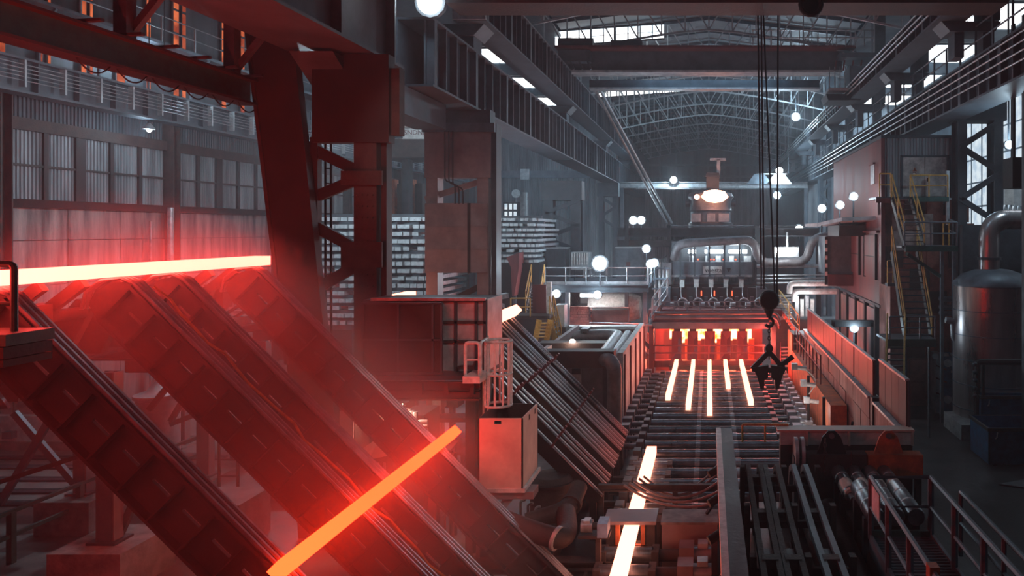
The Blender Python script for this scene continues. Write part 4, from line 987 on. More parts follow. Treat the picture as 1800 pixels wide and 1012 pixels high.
part(t, 'leg', bx(-2.8, -2.6, 14.45, 14.7, 0, .26), M['rust']); part(t, 'leg', bx(-1.0, -.8, 14.45, 14.7, 0, .26), M['rust'])
for k in range(4):
    y = 17.0+.9*k; zb_ = 1.15 if k == 0 else .42
    t = thing('table_crossbar', 'low steel crossbar over the near roller table, %s from the camera' % ORD[k], 'beam', (-.8, y, 0), 'crossbars of the near table')
    part(t, 'bar', MB().ibeam((-2.6, y+.42, zb_), (.2, y+.42, zb_), .12, .16, .03), M['rust'])
    part(t, 'post', bx(-.85, -.73, y+.37, y+.47, 0, zb_-.08), M['rust']); part(t, 'post', bx(-2.6, -2.48, y+.37, y+.47, 0, zb_-.08), M['rust'])
for k in range(5):
    a, b = ((-1.95+.1*k, 17.0+.15*k, 1.35), (.3, 16.2+.5*k, 1.3+.06*k))
    single('hose', MB().path(sag(a, b, .3+.06*k), .03, 6), M['red_hose'], 'sagging rubber hose over the near roller table, %s from the camera' % ORD[k], 'hose', 'hoses over the near table', True)
for k in range(2):
    single('power_cable', MB().path(sag((-.0, 13.3+.1*k, .85), (.32, 13.2+.3*k, 1.1), .12), .022, 6), M['cream'], 'pale cable looping from the motor to the tall beam, %s' % ['front', 'rear'][k], 'cable', None, True)
for k, (x, y) in enumerate(((-3.2, 13.9), (-3.0, 14.5))):
    single('floor_plate', MB().prism([(x, y, .05), (x+1.1, y+.1, .05), (x+1.2, y+.9, .1), (x+.3, y+.8, .12)], (0, 0, .03)), M['mauve'], '%s loose steel plate on the pit floor left of the hot bar' % ['near', 'far'][k], 'plate')
single('pit_beam', bx(-3.6, -3.3, 14, 22.8, 0, .35), M['rust'], 'long low kerb beam along the feet of the far skids', 'beam')
# ================================================================ CASTER
YC = 36.0
t = thing('continuous_caster', 'tall caster frame glowing red over the strands', 'machine', (0, YC, 0))
c = lambda px0, px1, py0, py1, Y=YC, d=.4: bx(X(px0, Y), X(px1, Y), Y, Y+d, Z(py1, Y), Z(py0, Y))
part(t, 'lower_beam', c(1148, 1330, 634, 645, 35.4), M['red_tone'])
part(t, 'mouth_lintel', c(1176, 1318, 643, 650, 35.2, .5), M['rust'])
part(t, 'left_post', c(1141, 1149, 573, 690, 35), M['red_tone']); part(t, 'right_post', c(1356, 1364, 573, 690, 35), M['steel'])
part(t, 'back_wall', c(1152, 1340, 556, 700, 38, .3), M['red_tone'])  # red light on this wall is put into its colour
part(t, 'deck_backing', c(1160, 1345, 500, 548, 39.0, .2), M['black'])
part(t, 'upper_beam', c(1146, 1352, 567, 578, 35), M['steel2'])
part(t, 'top_deck', c(1140, 1375, 545, 556, 36, 2.2), M['red_tone'])
for k, px in enumerate((1190, 1218, 1248, 1276, 1305)):
    part(t, 'shield_plate', MB().prism([P(px-9, 582, 36.2), P(px+9, 582, 36.2), P(px+9, 606, 36.2), P(px+8, 632, 35.6), P(px-10, 632, 35.6), P(px-10, 606, 36.2)], (0, .08, 0)), M['red_tone'])
    part(t, 'shield_cap', c(px-6, px+6, 577, 582, 36.2, .3), M['black'])
for k, px in enumerate((1182, 1204, 1233, 1262, 1291, 1316)):
    w_ = 9 if 0 < k < 5 else 5
    part(t, 'furnace_opening', c(px-w_, px+w_, 579, 598+4*(k % 2), 37.6, .1), M['hotglow'])
for k in range(6):
    part(t, 'gap_glow_block', c(1176+28*k, 1186+28*k, 596, 632, 37.0, .3), M['orange'] if k % 2 else M['red_tone'])  # painted orange and red for the glow between shield plates
for k, px in enumerate((1188, 1217, 1246, 1275, 1303)):
    part(t, 'mold_block', c(px+6, px+20, 652, 664, 35.6, .5), M['cream'])
    part(t, 'strand_guide', c(px-9, px-5, 648, 664, 35.5, .4), M['cream'])
for y in (607, 620): part(t, 'guard_rail', MB().tube(P(1148, y, 34.8), P(1345, y, 34.8), .035, 6), M['red_tone'])
for k in range(5): part(t, 'guard_post', c(1149+48*k, 1151+48*k, 606, 634, 34.8, .06), M['red_tone'])
point((0, 33.8, 1.9), 130, (1, .06, .045), .4, 'furnace_glow_fill'); point((2.7, 34.4, 1.9), 420, (1, .09, .06), .4, 'furnace_glow_fill'); point((-1.5, 37.1, 2.2), 800, (1, .10, .05), .3, 'furnace_glow_fill'); point((1.5, 37.1, 2.2), 800, (1, .10, .05), .3, 'furnace_glow_fill')  # unseen point lights added to redden the shields and pit wall
# middle band
t = thing('caster_deck', 'cluttered caster deck with valves pipes and guard rail above the red beam', 'machine', (0, 37, Z(556, 37)))
for k, (y, m, r) in enumerate(((558, 'steel2', .1), (563, 'red_tone', .07), (550, 'steel', .08))):
    part(t, 'header_pipe', MB().path(fillet([P(1145, y+14, 35.2), P(1145, y, 35.2), P(1365, y, 35.2), P(1370, y+14, 35.2)], .3, 4), r, 8), M[m], True)
for y in (530, 538): part(t, 'guard_rail', MB().tube(P(1160, y, 35.6), P(1345, y, 35.6), .03, 6), M['steel2'])
for k in range(9): part(t, 'guard_post', c(1162+22.5*k, 1163.5+22.5*k, 530, 548, 35.6, .06), M['steel2'])
for k in range(6):
    px = 1187 + 27*k
    part(t, 'valve_block', c(px-7, px+7, 506, 528, 38, .6), M['black'])
    part(t, 'valve_wheel', MB().lathe([(.22+.05*math.cos(a*math.pi/3), .05*math.sin(a*math.pi/3)) for a in range(7)], P(px+13, 532, 37.2), 12, 'y'), M['galv'], True)
    part(t, 'ejector', c(px-3, px+3, 522, 546, 37.3, .3), M['steel'])
    part(t, 'actuator', MB().tube(P(px-9, 534, 36.8), P(px-2, 534, 36.8), .09, 8), M['pale'], True)
    part(t, 'conduit', MB().path(fillet([P(px+10, 505, 37.9), P(px+10, 522, 37.9), P(px+16, 527, 37.2), P(px+16, 548, 36.9)], .2, 3), .03, 5), M['galv'], True)
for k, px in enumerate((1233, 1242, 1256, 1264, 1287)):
    part(t, 'painted_glint', c(px-1, px+1, 511+(k % 2)*3, 520, 38.5, .05), M['redglow'])  # emissive slivers drawn as red glints between dark blocks
for k in range(7): part(t, 'riser', MB().tube(P(1172+30*k, 548, 36.3), P(1172+30*k, 575, 36.3), .04, 6), M['red_tone'])
for k, px in enumerate((1160, 1330)): part(t, 'side_tank', c(px, px+18, 505, 545, 37.5, .8), M['steel2'])
# upper mould house
t = thing('mould_house', 'blue lit mould house with tube lamps and five hanging rods', 'machine', (0, 39, Z(510, 39)))
part(t, 'front_panel', c(1182, 1322, 460, 484, 39, .3), M['steel2'])
part(t, 'back_panel', c(1180, 1325, 428, 462, 40.2, .2), M['steel'])
part(t, 'sill', c(1180, 1322, 483, 487, 38.9, .5), M['galv'])
part(t, 'header', c(1180, 1325, 424, 429, 39.4, .4), M['steel'])
for px in (1181, 1213, 1243, 1273, 1302, 1321): part(t, 'mullion', c(px, px+3, 428, 462, 39.3, .2), M['steel'])
for x0, x1 in ((1210, 1223), (1239, 1271), (1281, 1313)):
    part(t, 'tube_lamp', MB().tube(P(x0, 442, 39.6), P(x1, 442, 39.6), .09, 8), M['lamp'], True)
for k, (x, w_) in enumerate(((1227, 3), (1249, 3), (1255, 3), (1272, 3), (1293, 3))): part(t, 'warning_light', c(x-w_/2, x+w_/2, 455, 457, 39.9, .05), M['redglow'])
for k, (x0, x1) in enumerate(((1212, 1220), (1240, 1247), (1258, 1267), (1282, 1290), (1308, 1320))): part(t, 'control_box', c(x0, x1, 450, 462, 39.8, .3), M['pale'])
part(t, 'sign_plate', c(1236, 1269, 468, 481, 38.96, .04), M['white'])
for px in (1196, 1221, 1247, 1273, 1300):
    part(t, 'hanging_rod', c(px-1.5, px+1.5, 420, 506, 38.6, .1), M['steel'])
    part(t, 'rod_head', c(px-1, px+7, 489, 505, 38.5, .4), M['white'])
    part(t, 'rod_clamp', c(px-2, px+9, 486, 490, 38.4, .5), M['steel'])
letters(t, 'voesta', P(1254, 475, 38.94), .34, M['black'])
part(t, 'logo_mark', MB().prism([P(1277, 471, 38.95), P(1285, 471, 38.95), P(1281, 479, 38.95)], (0, .04, 0)), M['black'])
for x in (-1.5, 0, 1.4): point((x, 38.9, 6.3), 45, (.7, .88, 1), .2)
point((X(1378, 38), 37.6, 6.3), 120, (.85, .95, 1), .2)
t = thing('fluorescent_lamp', 'thick bright fluorescent lamp on a board right of the mould house', 'lamp', P(1380, 452, 41.2))
part(t, 'tube', MB().tube(P(1363, 440, 41.2), P(1396, 440, 41.2), .17, 10), M['lamp'], True)
part(t, 'board', MB().box(X(1361, 41.5), X(1404, 41.5), 41.4, 41.6, Z(452, 41.5), Z(434, 41.5)).box(X(1382, 41.5), X(1385, 41.5), 41.45, 41.75, Z(434, 41.5), Z(408, 41.5)), M['pale'])
single('duct_pipe', MB().path(fillet([P(1185, 455, 39), P(1192, 428, 38.6), P(1325, 421, 38.6), P(1334, 462, 38.6), P(1418, 460, 38.6), P(1428, 418, 38.6), P(1470, 414, 38.6)], .55, 6), .23, 14), M['darkpipe'], 'thick grey insulated pipe snaking over the mould house', 'pipe', None, True)
for k, y in enumerate((468, 484, 490, 498)):
    single('service_pipe', MB().tube(P(1330, y, 38.8+.1*k), (7.05, 38.8+.1*k, Z(y-1, 38.8)), [.1, .04, .05, .05][k], 8), M['galv'], 'horizontal service pipe right of the mould house, %s from the top' % ORD[k], 'pipe', None, True)
for k, (y, x) in enumerate(((498, 1388), (512, 1396))):
    single('white_pipe', MB().path(fillet([P(1470, y, 37), P(x, y, 37), P(x, y+18, 37)], .3, 5), .15, 10), M['white'], '%s thick white pipe elbow beside the red tower' % ['upper', 'lower'][k], 'pipe', None, True)
t = thing('valve_rack', 'dense rack of white coils and valves below the white pipes', 'rack', P(1385, 560, 36.6))
for k in range(9): part(t, 'coil', MB().tube(P(1362, 520+5*k, 37), P(1392, 520+5*k, 37), .05, 6), M['galv'])
for k in range(4): part(t, 'valve_box', c(1398+9*k, 1404+9*k, 520+6*(k % 2), 556, 37.2, .3), M['white'] if k % 2 else M['pale'])
part(t, 'base', c(1360, 1436, 562, 700, 37.2, .6), M['rust'])
point(P(1410, 530, 36.4), 60, (.9, .95, 1), .2)
# casting platform beam and ladle
t = thing('platform_beam', 'long dark platform beam spanning behind the caster', 'beam', (0, 42, Z(415, 42)))
part(t, 'beam', MB().ibeam(P(1086, 408, 42), P(1440, 408, 42), .6, .5, .08), M['steel'])
for x in (1098, 1172, 1327): part(t, 'bracket', c(x, x+7, 396, 422, 41.6, .4), M['steel'])
for x in (1098, 1176, 1330, 1436): part(t, 'column', c(x, x+7, 415, 640, 42.2, .5), M['steel'])
part(t, 'lower_beam', MB().ibeam(P(1086, 428, 42.5), P(1330, 428, 42.5), .4, .4, .06), M['steel'])
part(t, 'kerb_rail', MB().tube(P(1178, 397, 42), P(1440, 397, 42), .03, 6), M['galv'])
part(t, 'deck', bx(X(1086, 42), X(1440, 42), 42.3, 60, Z(402, 42)-.1, Z(402, 42)), M['steel'])
YL = 52
cx = X(1249, YL)
zd = Z(402, 42)
q = lambda py: Z(py, YL)
t = thing('ladle', 'dark steel casting ladle with glowing top lamp', 'ladle', (cx, YL, zd))
part(t, 'base_ring', MB().lathe([(1.55, zd), (1.55, q(392)), (1.4, q(390))], (cx, YL, 0), 24), M['steel'], True)
part(t, 'body', MB().lathe([(1.4, q(392)), (1.4, q(372)), (1.5, q(370)), (1.45, q(366)), (1.48, q(352)), (1.62, q(346)), (1.5, q(340)), (.8, q(334)), (.3, q(332))], (cx, YL, 0), 24), M['steel2'], True)
for px, w_ in ((1224, 8), (1250, 7), (1272, 9)): part(t, 'side_panel', bx(X(px-w_, YL), X(px+w_, YL), YL-1.5, YL-1.2, q(390), q(376)), M['pale'])
for s in (-1, 1): part(t, 'trunnion', MB().tube((cx+s*1.3, YL, q(358)), (cx+s*1.75, YL, q(358)), .22, 12), M['steel'], True)
part(t, 'stopper_rig', MB().box(cx-.3, cx+.6, YL-.3, YL+.3, q(336), q(304)).box(cx-.35, cx+.65, YL-.35, YL+.35, q(312), q(308)), M['steel'])
part(t, 'rig_mast', bx(X(1260, YL), X(1266, YL), YL-.1, YL+.2, q(310), q(280)), M['pale'])
part(t, 'rig_arm', bx(X(1248, YL), X(1276, YL), YL-.1, YL+.2, q(282), q(278)), M['pale'])
part(t, 'glow', MB().lathe([(.05, -.42), (.6, -.3), (.95, 0), (.7, .38), (.05, .5)], P(1256, 346, YL-1.3), 14), M['lampred'], True)
part(t, 'side_glow', MB().ball(P(1225, 346, YL-1.55), .18, 8), M['lampred'], True)
point(P(1256, 345, YL-2.4), 50, (1, .3, .22), .3); 
# far fittings
t = thing('lamp_hood', 'big white lamp hood glowing under the far roof', 'lamp', P(1370, 323, 62))
for px, m, la in ((1370, 'white', 'hood'), (1335, 'steel2', 'dark_hood')):
    a = [P(px-9, 306, 62), P(px+9, 306, 62), P(px+22, 323, 62), P(px-22, 323, 62)]
    part(t, la, MB().prism(a, (0, .8, 0)), M[m])
part(t, 'bulb', MB().ball(P(1370, 300, 61.8), .3, 8), M['lamp'], True)
part(t, 'hood_frame', bx(X(1330, 62), X(1384, 62), 62.3, 62.5, Z(306, 62), Z(304, 62)), M['pale'])
for px in (1352, 1386): part(t, 'stem', MB().tube(P(px, 305, 62.4), (X(px, 62), 62.4, 19.7), .03, 5), M['steel'])
point(P(1370, 322, 60.6), 900)
t = thing('gantry_beam', 'pale lit gantry beam across the far end', 'beam', (0, 66, Z(330, 66)))
part(t, 'beam', MB().ibeam((-7.9, 66, Z(325, 66)), (8.8, 66, Z(325, 66)), .5, .55, .08), M['pale'])
part(t, 'lower_rail', MB().tube(P(1118, 332, 65.7), P(1350, 332, 65.7), .05, 6), M['galv'])
for k in range(6): part(t, 'rail_hanger', MB().tube(P(1122+44*k, 332, 65.7), P(1122+44*k, 326, 65.8), .03, 5), M['galv'])
for x in (-7.9, 8.5): part(t, 'post', bx(x, x+.3, 65.8, 66.2, 0, Z(330, 66)), M['steel2'])

for k, (px, py, Y, p, la) in enumerate(((1184, 316, 65.5, 1700, 'far lamp over the gantry beam, left of the ladle'), (1399, 205, 56, 2600, 'bright lamp high under the roof trusses'), (1366, 343, 62, 900, 'lamp on a bracket right of the far cables'), (1445, 366, 33, 50, 'left floodlight of three on the red tower'), (1477, 360, 32, 50, 'middle floodlight of three on the red tower'), (1501, 345, 31, 60, 'right floodlight of three on the red tower'), (1113, 387, 56, 150, 'left of a pair of distant lamps'), (1127, 387, 56, 150, 'right of a pair of distant lamps'), (1054, 463, 36, 900, 'dazzling floodlight on the gallery railing'), (1150, 462, 37.5, 350, 'right of two lamps at the gallery end'), (1143, 464, 37.5, 250, 'left of two lamps at the gallery end'), (1136, 437, 38, 60, 'small round lamp above the gallery end'), (1502, 577, 29, 180, 'lamp on a pole beside the red tower doors'), (1775, 254, 26, 330, 'white lamp by the right edge past the laced column'), (755, 3, 20.6, 200, 'glaring floodlight at the top beside the deep girder'), (1405, 402, 54, 60, 'low lamp at the far right platform corner'), (978, 516, 36.4, 40, 'small lamp under the gallery left end'), (1050, 518, 36.4, 80, 'lamp under the gallery middle'))):
    lx, ly, lz = P(px, py, Y); r = .16 * max(.6, min(1.6, Y/36)) * (2.1 if k == 8 else 3.6 if k == 14 else 1.15)  # two bulbs enlarged so their size carries the glare
    t = thing('floodlight', la, 'lamp', (lx, ly, lz), None)
    part(t, 'bulb', MB().ball((lx, ly, lz), r, 10), M['lamp'], True)
    part(t, 'reflector', MB().lathe([(r*1.25, -.02), (r*1.3, .12), (r*.6, r*1.4)], (lx, ly+.05, lz), 12, 'y'), M['steel'], True)
    part(t, 'stem', MB().tube((lx, ly+.1, lz), (lx, ly+.15, Z(507, 36.5) if k > 15 else 19.8 if lz > 9.9 and k else lz-(1.1 if k else .7)), .035, 6), M['steel'])
    point((lx, ly-r-.12, lz), p*.45)
# ================================================================ GALLERY LEFT OF THE CASTER
YG = 36.5
def cc(px0, px1, py0, py1, Y, d=.4): return bx(X(px0, Y), X(px1, Y), Y, Y+d, Z(py1, Y), Z(py0, Y))
t = thing('gallery', 'steel gallery deck with the dazzling floodlight on its railing', 'platform', (X(1050, YG), YG, 0))
part(t, 'deck', cc(958, 1140, 500, 506, YG, 5.3), M['steel2'])
part(t, 'edge_beam', MB().ibeam(P(958, 507, YG), P(1140, 507, YG), .2, .36, .04), M['steel'])
for px in (993, 1130): part(t, 'column', cc(px, px+7, 512, 661, YG+.2, .3), M['steel2'])
part(t, 'column', cc(1098, 1104, 512, 661, YG+3, .3), M['steel'])
railing('gallery_railing', 'grey railing along the front edge of the floodlit gallery', [P(958, 500, YG), P(1138, 500, YG)], .84, M['galv'], .98, .03, True, True)
railing('gallery_railing', 'grey railing along the right side of the floodlit gallery', [P(1140, 500, YG), P(1172, 476, YG+8)], .9, M['galv'], 1.0, .03)
for k, (x0, x1, y0, y1, yy, m, la) in enumerate(((905, 957, 437, 500, 39, 'steel', 'wide dark cabinet at the gallery left end'), (922, 936, 450, 495, 37.6, 'bluegrey', 'blue grey drum shaped locker at the head of the yellow stairs'), (958, 994, 437, 470, 38.6, 'steel', 'dark double cabinet on the gallery'), (1004, 1035, 443, 465, 38.6, 'pale', 'pale ribbed heater on the gallery'), (1083, 1130, 436, 480, 39.5, 'steel2', 'dark cab with small red panel at the gallery right end'))):
    t = thing('gallery_cabinet', la, 'cabinet', (X((x0+x1)/2, yy), yy, Z(500, YG)))
    part(t, 'body', bx(X(x0, yy), X(x1, yy), yy, yy+1.0, Z(500, YG) if k != 3 else Z(474, yy), Z(y0, yy)), M[m])
    if k == 3:
        for j in range(7): part(t, 'fin', bx(X(x0+1+4.4*j, yy), X(x0+3+4.4*j, yy), yy-.06, yy, Z(y1, yy), Z(y0+1, yy)), M['white'])
        for j in (0, 1): part(t, 'leg', bx(X(x0+3+24*j, yy), X(x0+5+24*j, yy), yy+.3, yy+.4, Z(500, YG), Z(474, yy)), M['steel'])
    else:
        part(t, 'top', bx(X(x0, yy)-.05, X(x1, yy)+.05, yy-.06, yy+1.05, Z(y0, yy), Z(y0, yy)+.06), M['pale'])
        for j in range(2): part(t, 'door', bx(X(x0+(x1-x0)*(.05+.48*j), yy), X(x0+(x1-x0)*(.47+.48*j), yy), yy-.03, yy, Z(y1-6, yy) if k != 1 else Z(490, yy), Z(y0+4, yy)), M[m])
    if k == 4: part(t, 'red_panel', bx(X(1101, yy), X(1108, yy), yy-.06, yy-.03, Z(467, yy), Z(460, yy)), M['red_tone'])
t = thing('chute', 'crooked dark red chute beside the yellow stairs', 'chute', P(900, 480, 36))
part(t, 'chute_side', MB().prism([P(890, 452, 36), P(912, 444, 36), P(912, 470, 36), P(904, 520, 36), P(900, 520, 36), P(898, 470, 36)], (0, 1.0, 0)), M['red_tone'])
part(t, 'post', bx(X(902, 36.3), X(906, 36.3), 36.3, 36.6, 0, Z(515, 36)), M['steel'])
# stair helper
def stair(nm, label, pa, pb, wv, m_st, m_tr, n, rail_m=None, cat='stairs', group=None):
    """flight from top point pa to bottom point pb, width vector wv"""
    pa = Vector(pa); pb = Vector(pb); wv = Vector(wv)
    t = thing(nm, label, cat, tuple(pb), group)
    for o in (Vector((0, 0, 0)), wv):
        part(t, 'stringer', MB().beam(pa+o, pb+o, .05, .22), m_st)
    w = wv.normalized(); d = (pb-pa); d.z = 0; d.normalize()
    for k in range(1, n):
        c = pa.lerp(pb, k/n) + wv/2
        part(t, 'tread', MB().beam(c-wv/2, c+wv/2, .24, .035), m_tr)
    if rail_m:
        up = Vector((0, 0, .95))
        for o in (Vector((0, 0, 0)), wv):
            part(t, 'handrail', MB().path([pa+o+up, pb+o+up], .028, 6), rail_m)
            part(t, 'middle_rail', MB().path([pa+o+up*.5, pb+o+up*.5], .02, 6), rail_m)
            for f in (0, .5, 1): 
                q = pa.lerp(pb, f)+o
                part(t, 'baluster', MB().tube(q, q+up, .025, 6), rail_m)
    return t
stair('yellow_stairs', 'yellow railed stairs climbing to the gallery left of the floodlight', P(934, 500, 35.4), P(924, 551, 31.8), (.62, 0, 0), M['rust'], M['steel2'], 9, M['yellow'])
t = thing('stair_landing', 'yellow railed landing at the foot of the gallery stairs', 'platform', (X(935, 31), 31, Z(560, 31)))
part(t, 'deck', cc(898, 966, 555, 560, 30.6, 1.2), M['rust'])
part(t, 'screen_plate', cc(936, 960, 500, 556, 31.6, .05), M['red_tone'])
part(t, 'white_panel', cc(961, 968, 496, 560, 31.4, .2), M['white'])
for px in (902, 962): part(t, 'post', cc(px, px+4, 560, 707, 31, .12), M['rust'])
railing('landing_railing', 'yellow railing on the landing of the gallery stairs', [P(898, 556, 30.6), P(932, 556, 30.6)], .75, M['yellow'], .8)
stair('yellow_stairs', 'lower yellow stairs going down right from the landing to the pit wall', P(966, 560, 31.2), P(980, 620, 31.2), (0, .8, 0), M['yellow'], M['steel2'], 7, M['yellow'])
stair('yellow_stairs', 'small yellow step ladder under the landing', P(948, 562, 29.8), P(941, 598, 29.8), (.45, 0, 0), M['yellow'], M['yellow'], 6)
single('grey_locker', cc(976, 992, 536, 575, 32.5, .7), M['pale'], 'tall grey locker door right of the yellow stairs', 'locker')
single('locker_plinth', cc(974, 994, 575, 690, 32.4, .9), M['rust'], 'dark plinth under the grey locker', 'base')
# room under the gallery
t = thing('pump_room', 'bright pump room under the gallery with a round white vessel', 'room', (X(1050, 39), 39.5, 0))
part(t, 'vessel', MB().lathe([(.05, 0), (.6, .1), (.8, .6), (.8, 2.4), (.6, 2.9), (.05, 3.0)], (X(1030, 40), 40.5, Z(541, 40)), 16, 'x'), M['white'], True)
part(t, 'back_wall', cc(1000, 1102, 514, 560, 42, .2), M['pale'])
part(t, 'tube_lamp', MB().tube(P(1020, 519, 38.5), P(1048, 519, 38.5), .08, 8), M['lamp'], True)
part(t, 'roof_slab', cc(1000, 1102, 508, 513, 38.6, 3.4), M['steel'])
part(t, 'floor_slab', cc(1000, 1102, 545, 549, 38.4, 3.8), M['steel'])
part(t, 'plinth', cc(1002, 1100, 549, 660, 39.4, 2.4), M['steel'])
point(P(1040, 528, 38.0), 120, (1, .95, .9), .2)
t = thing('brick_wall', 'small lit wall of rough red bricks under the gallery', 'wall', (X(1017, 37), 37.2, 0))
for i in range(8):
    for j in range(7):
        x0 = X(1001, 37)+.128*i+(.06 if j % 2 else 0); z0 = Z(572, 37)+.135*j
        part(t, 'brick', bx(x0, x0+.118, 37.15+random.uniform(-.03, .02), 37.4, z0, z0+.122), M['brick'])
part(t, 'wall_core', cc(1000, 1037, 540, 690, 37.4, .3), M['brick'])
t = thing('dark_screen', 'dark screen panel with frame rails beside the brick wall', 'screen', (X(1068, 37), 37, 0))
part(t, 'panel', cc(1037, 1104, 545, 570, 37.2, .06), M['rust'])
part(t, 'top_rail', MB().tube(P(1036, 540, 37.1), P(1106, 540, 37.1), .03, 6), M['galv']); part(t, 'bottom_rail', MB().tube(P(1036, 567, 36.9), P(1146, 569, 36.9), .04, 6), M['galv'])
for px in (1036, 1104): part(t, 'post', cc(px, px+2, 539, 690, 37.1, .08), M['steel'])
# pit casing with pipes
t = thing('cooling_casing', 'large dark open topped casing with a white lit right wall left of the rollers', 'casing', (-4.4, 27, 0))
Yf, Yr = 24.5, 33.5
xl, xr = X(955, Yf), X(1080, Yf)
zt = Z(632, Yf)
part(t, 'front_wall', bx(xl, xr-.15, Yf, Yf+.3, 0, zt-.25), M['steel2'])
part(t, 'top_channel', bx(xl-.5, xr, Yf-.15, Yf+.45, zt-.25, zt+.3), M['rust'])
part(t, 'front_window', bx(X(1004, Yf), X(1022, Yf), Yf-.03, Yf, Z(676, Yf), Z(646, Yf)), M['pale'])
part(t, 'window_hole', bx(X(1005, Yf), X(1021, Yf), Yf-.05, Yf-.03, Z(657, Yf), Z(647, Yf)), M['black'])
part(t, 'right_wall', bx(xr, xr+.2, Yf+.8, Yr, 0, zt+.1), M['whiteconc'])  # white stands in for light on this side of the dark casing
for k in range(5): part(t, 'wall_rib', bx(xr+.2, xr+.26, Yf+1+1.9*k, Yf+1.12+1.9*k, 0, zt), M['red_tone'])
part(t, 'rear_wall', bx(X(1000, Yr), xr+.2, Yr, Yr+.3, 0, Z(578, Yr)), M['brick'])
part(t, 'rear_coping', bx(X(998, Yr), X(1118, Yr), Yr-.1, Yr+.4, Z(578, Yr), Z(573, Yr)), M['white'])
part(t, 'left_wall', bx(X(985, 30), X(992, 30), Yf+.5, Yr, 0, Z(590, 30)), M['mauve'])
part(t, 'middle_ledge', bx(X(950, 28), X(1075, 28), 27.6, 28.3, Z(612, 28), Z(600, 28)), M['rust'])
part(t, 'corner_post', bx(X(1060, Yf), X(1076, Yf), Yf-.1, Yf+.3, 0, zt-.25), M['steel'])
single('big_pipe', MB().path(fillet([P(1012, 606, 31), P(1014, 590, 31), P(1088, 588, 31), P(1058, 630, 24.6), P(1080, 636, 24.0), P(1080, 760, 24.0)], .55, 6), .24, 14), M['darkpipe'], 'left of two thick pipes bending down over the casing edge', 'pipe', None, True)
single('big_pipe', MB().path(fillet([P(1104, 588, 31.5), P(1074, 632, 25), P(1076, 646, 24.9)], .4, 5), .2, 14), M['darkpipe'], 'right of two thick pipes running along the casing edge', 'pipe', None, True)
t = thing('pipe_support', 'dark bracket tower holding the bent pipe over the casing', 'bracket', P(1027, 600, 31.2))
part(t, 'saddle', cc(1020, 1034, 578, 584, 30.7, .6), M['steel'])
for px in (1022, 1030): part(t, 'leg', bx(X(px, 31), X(px+3, 31), 30.8, 31.1, 0, Z(580, 31)), M['steel'])
t = thing('work_lamp', 'small glowing lamp standing on the casing ledge', 'lamp', P(1006, 604, 27.9))
part(t, 'bulb', MB().ball(P(1006, 601, 27.8), .12, 8), M['lampwarm'], True); part(t, 'base', MB().tube(P(1006, 612, 27.8), P(1006, 605, 27.8), .06, 8), M['steel'])
point(P(1006, 599, 27.5), 40, (1, .75, .6))
# glowing side bay between casing and caster, ladder, walkway
t = thing('side_bay', 'red glowing frame with braces at the left of the caster', 'frame', (X(1120, 35), 35, 0))
part(t, 'panel', cc(1112, 1140, 585, 690, 37, .2), M['red_tone'])
part(t, 'painted_glow_panel', cc(1118, 1126, 600, 680, 36.9, .08), M['orange'])  # orange paint imitates glow on this panel
part(t, 'brace', MB().beam(P(1124, 592, 35.4), P(1144, 612, 35.4), .18, .12, (0, 1, 0)), M['steel'])
part(t, 'top_bar', MB().tube(P(1090, 571, 35), P(1146, 571, 35), .05, 6), M['galv'])
part(t, 'roller_end', MB().tube(P(1132, 628, 35.2), P(1138, 620, 35.2), .14, 10), M['mauve'], True)
t = thing('side_ladder', 'red lit ladder beside the casing', 'ladder', (X(1110, 34), 34, 0))
for px in (1105, 1112): part(t, 'stile', MB().tube((X(px, 34), 34, 0), (X(px, 34), 34, 1.9), .035, 6), M['red_tone'])  # red light on the ladder is painted on
for k in range(5): part(t, 'rung', MB().tube((X(1105, 34), 34, .3+.35*k), (X(1112, 34), 34, .3+.35*k), .025, 6), M['red_tone'])
point(P(1118, 640, 35.8), 420, (1, .14, .07), .3, 'furnace_glow_fill')  # unseen point light added to redden the casing wall
stair('access_steps', 'steel access steps left of the caster deck', P(1172, 524, 36), P(1146, 560, 35), (0, .8, 0), M['steel2'], M['steel2'], 6, M['galv'])
t = thing('side_tower', 'lit pipe tower between the gallery and the mould house', 'tower', (X(1165, 38.5), 38.5, 0))
for k in range(4): part(t, 'pipe', MB().tube((X(1152+7*k, 38.5), 38.5, 0), (X(1152+7*k, 38.5), 38.5, Z(455+6*k, 38.5)), .07, 8), M['white' if k % 2 else 'pale'], True)
for k in range(5): part(t, 'bracket', cc(1146, 1178, 470+18*k, 473+18*k, 38.3, .1), M['steel2'])
part(t, 'cabinet', cc(1164, 1180, 462, 500, 39, .5), M['pale'])
# ================================================================ CRANE HOOK
Yh = 22.0
for k, (a, b, la) in enumerate((((1331, -20), (1338, 508), 'leftmost'), ((1337, -20), (1343, 508), 'second'), ((1338, -20), (1362, 520), 'slanting third'), ((1368, -20), (1366, 520), 'rightmost'))):
    single('crane_rope', MB().tube((X(a[0], 21.6), 21.6, 15.2), P(*b, Yh), .025, 6), M['black'], 'dark steel crane rope hanging above the hook block, %s of four' % la, 'rope')
hx = X(1352, Yh)
t = thing('hook_block', 'black pulley block with hook and chain hanging in front of the caster', 'hook', (hx, Yh, Z(555, Yh)))
part(t, 'block', MB().lathe([(.05, -.16), (.26, -.16), (.30, -.1), (.30, .1), (.26, .16), (.05, .16)], (hx, Yh, Z(527, Yh)), 16, 'y'), M['black'], True)
part(t, 'swivel', MB().lathe([(.16, Z(544, Yh)), (.09, Z(553, Yh)), (.07, Z(558, Yh))], (hx, Yh, 0), 10), M['black'], True)
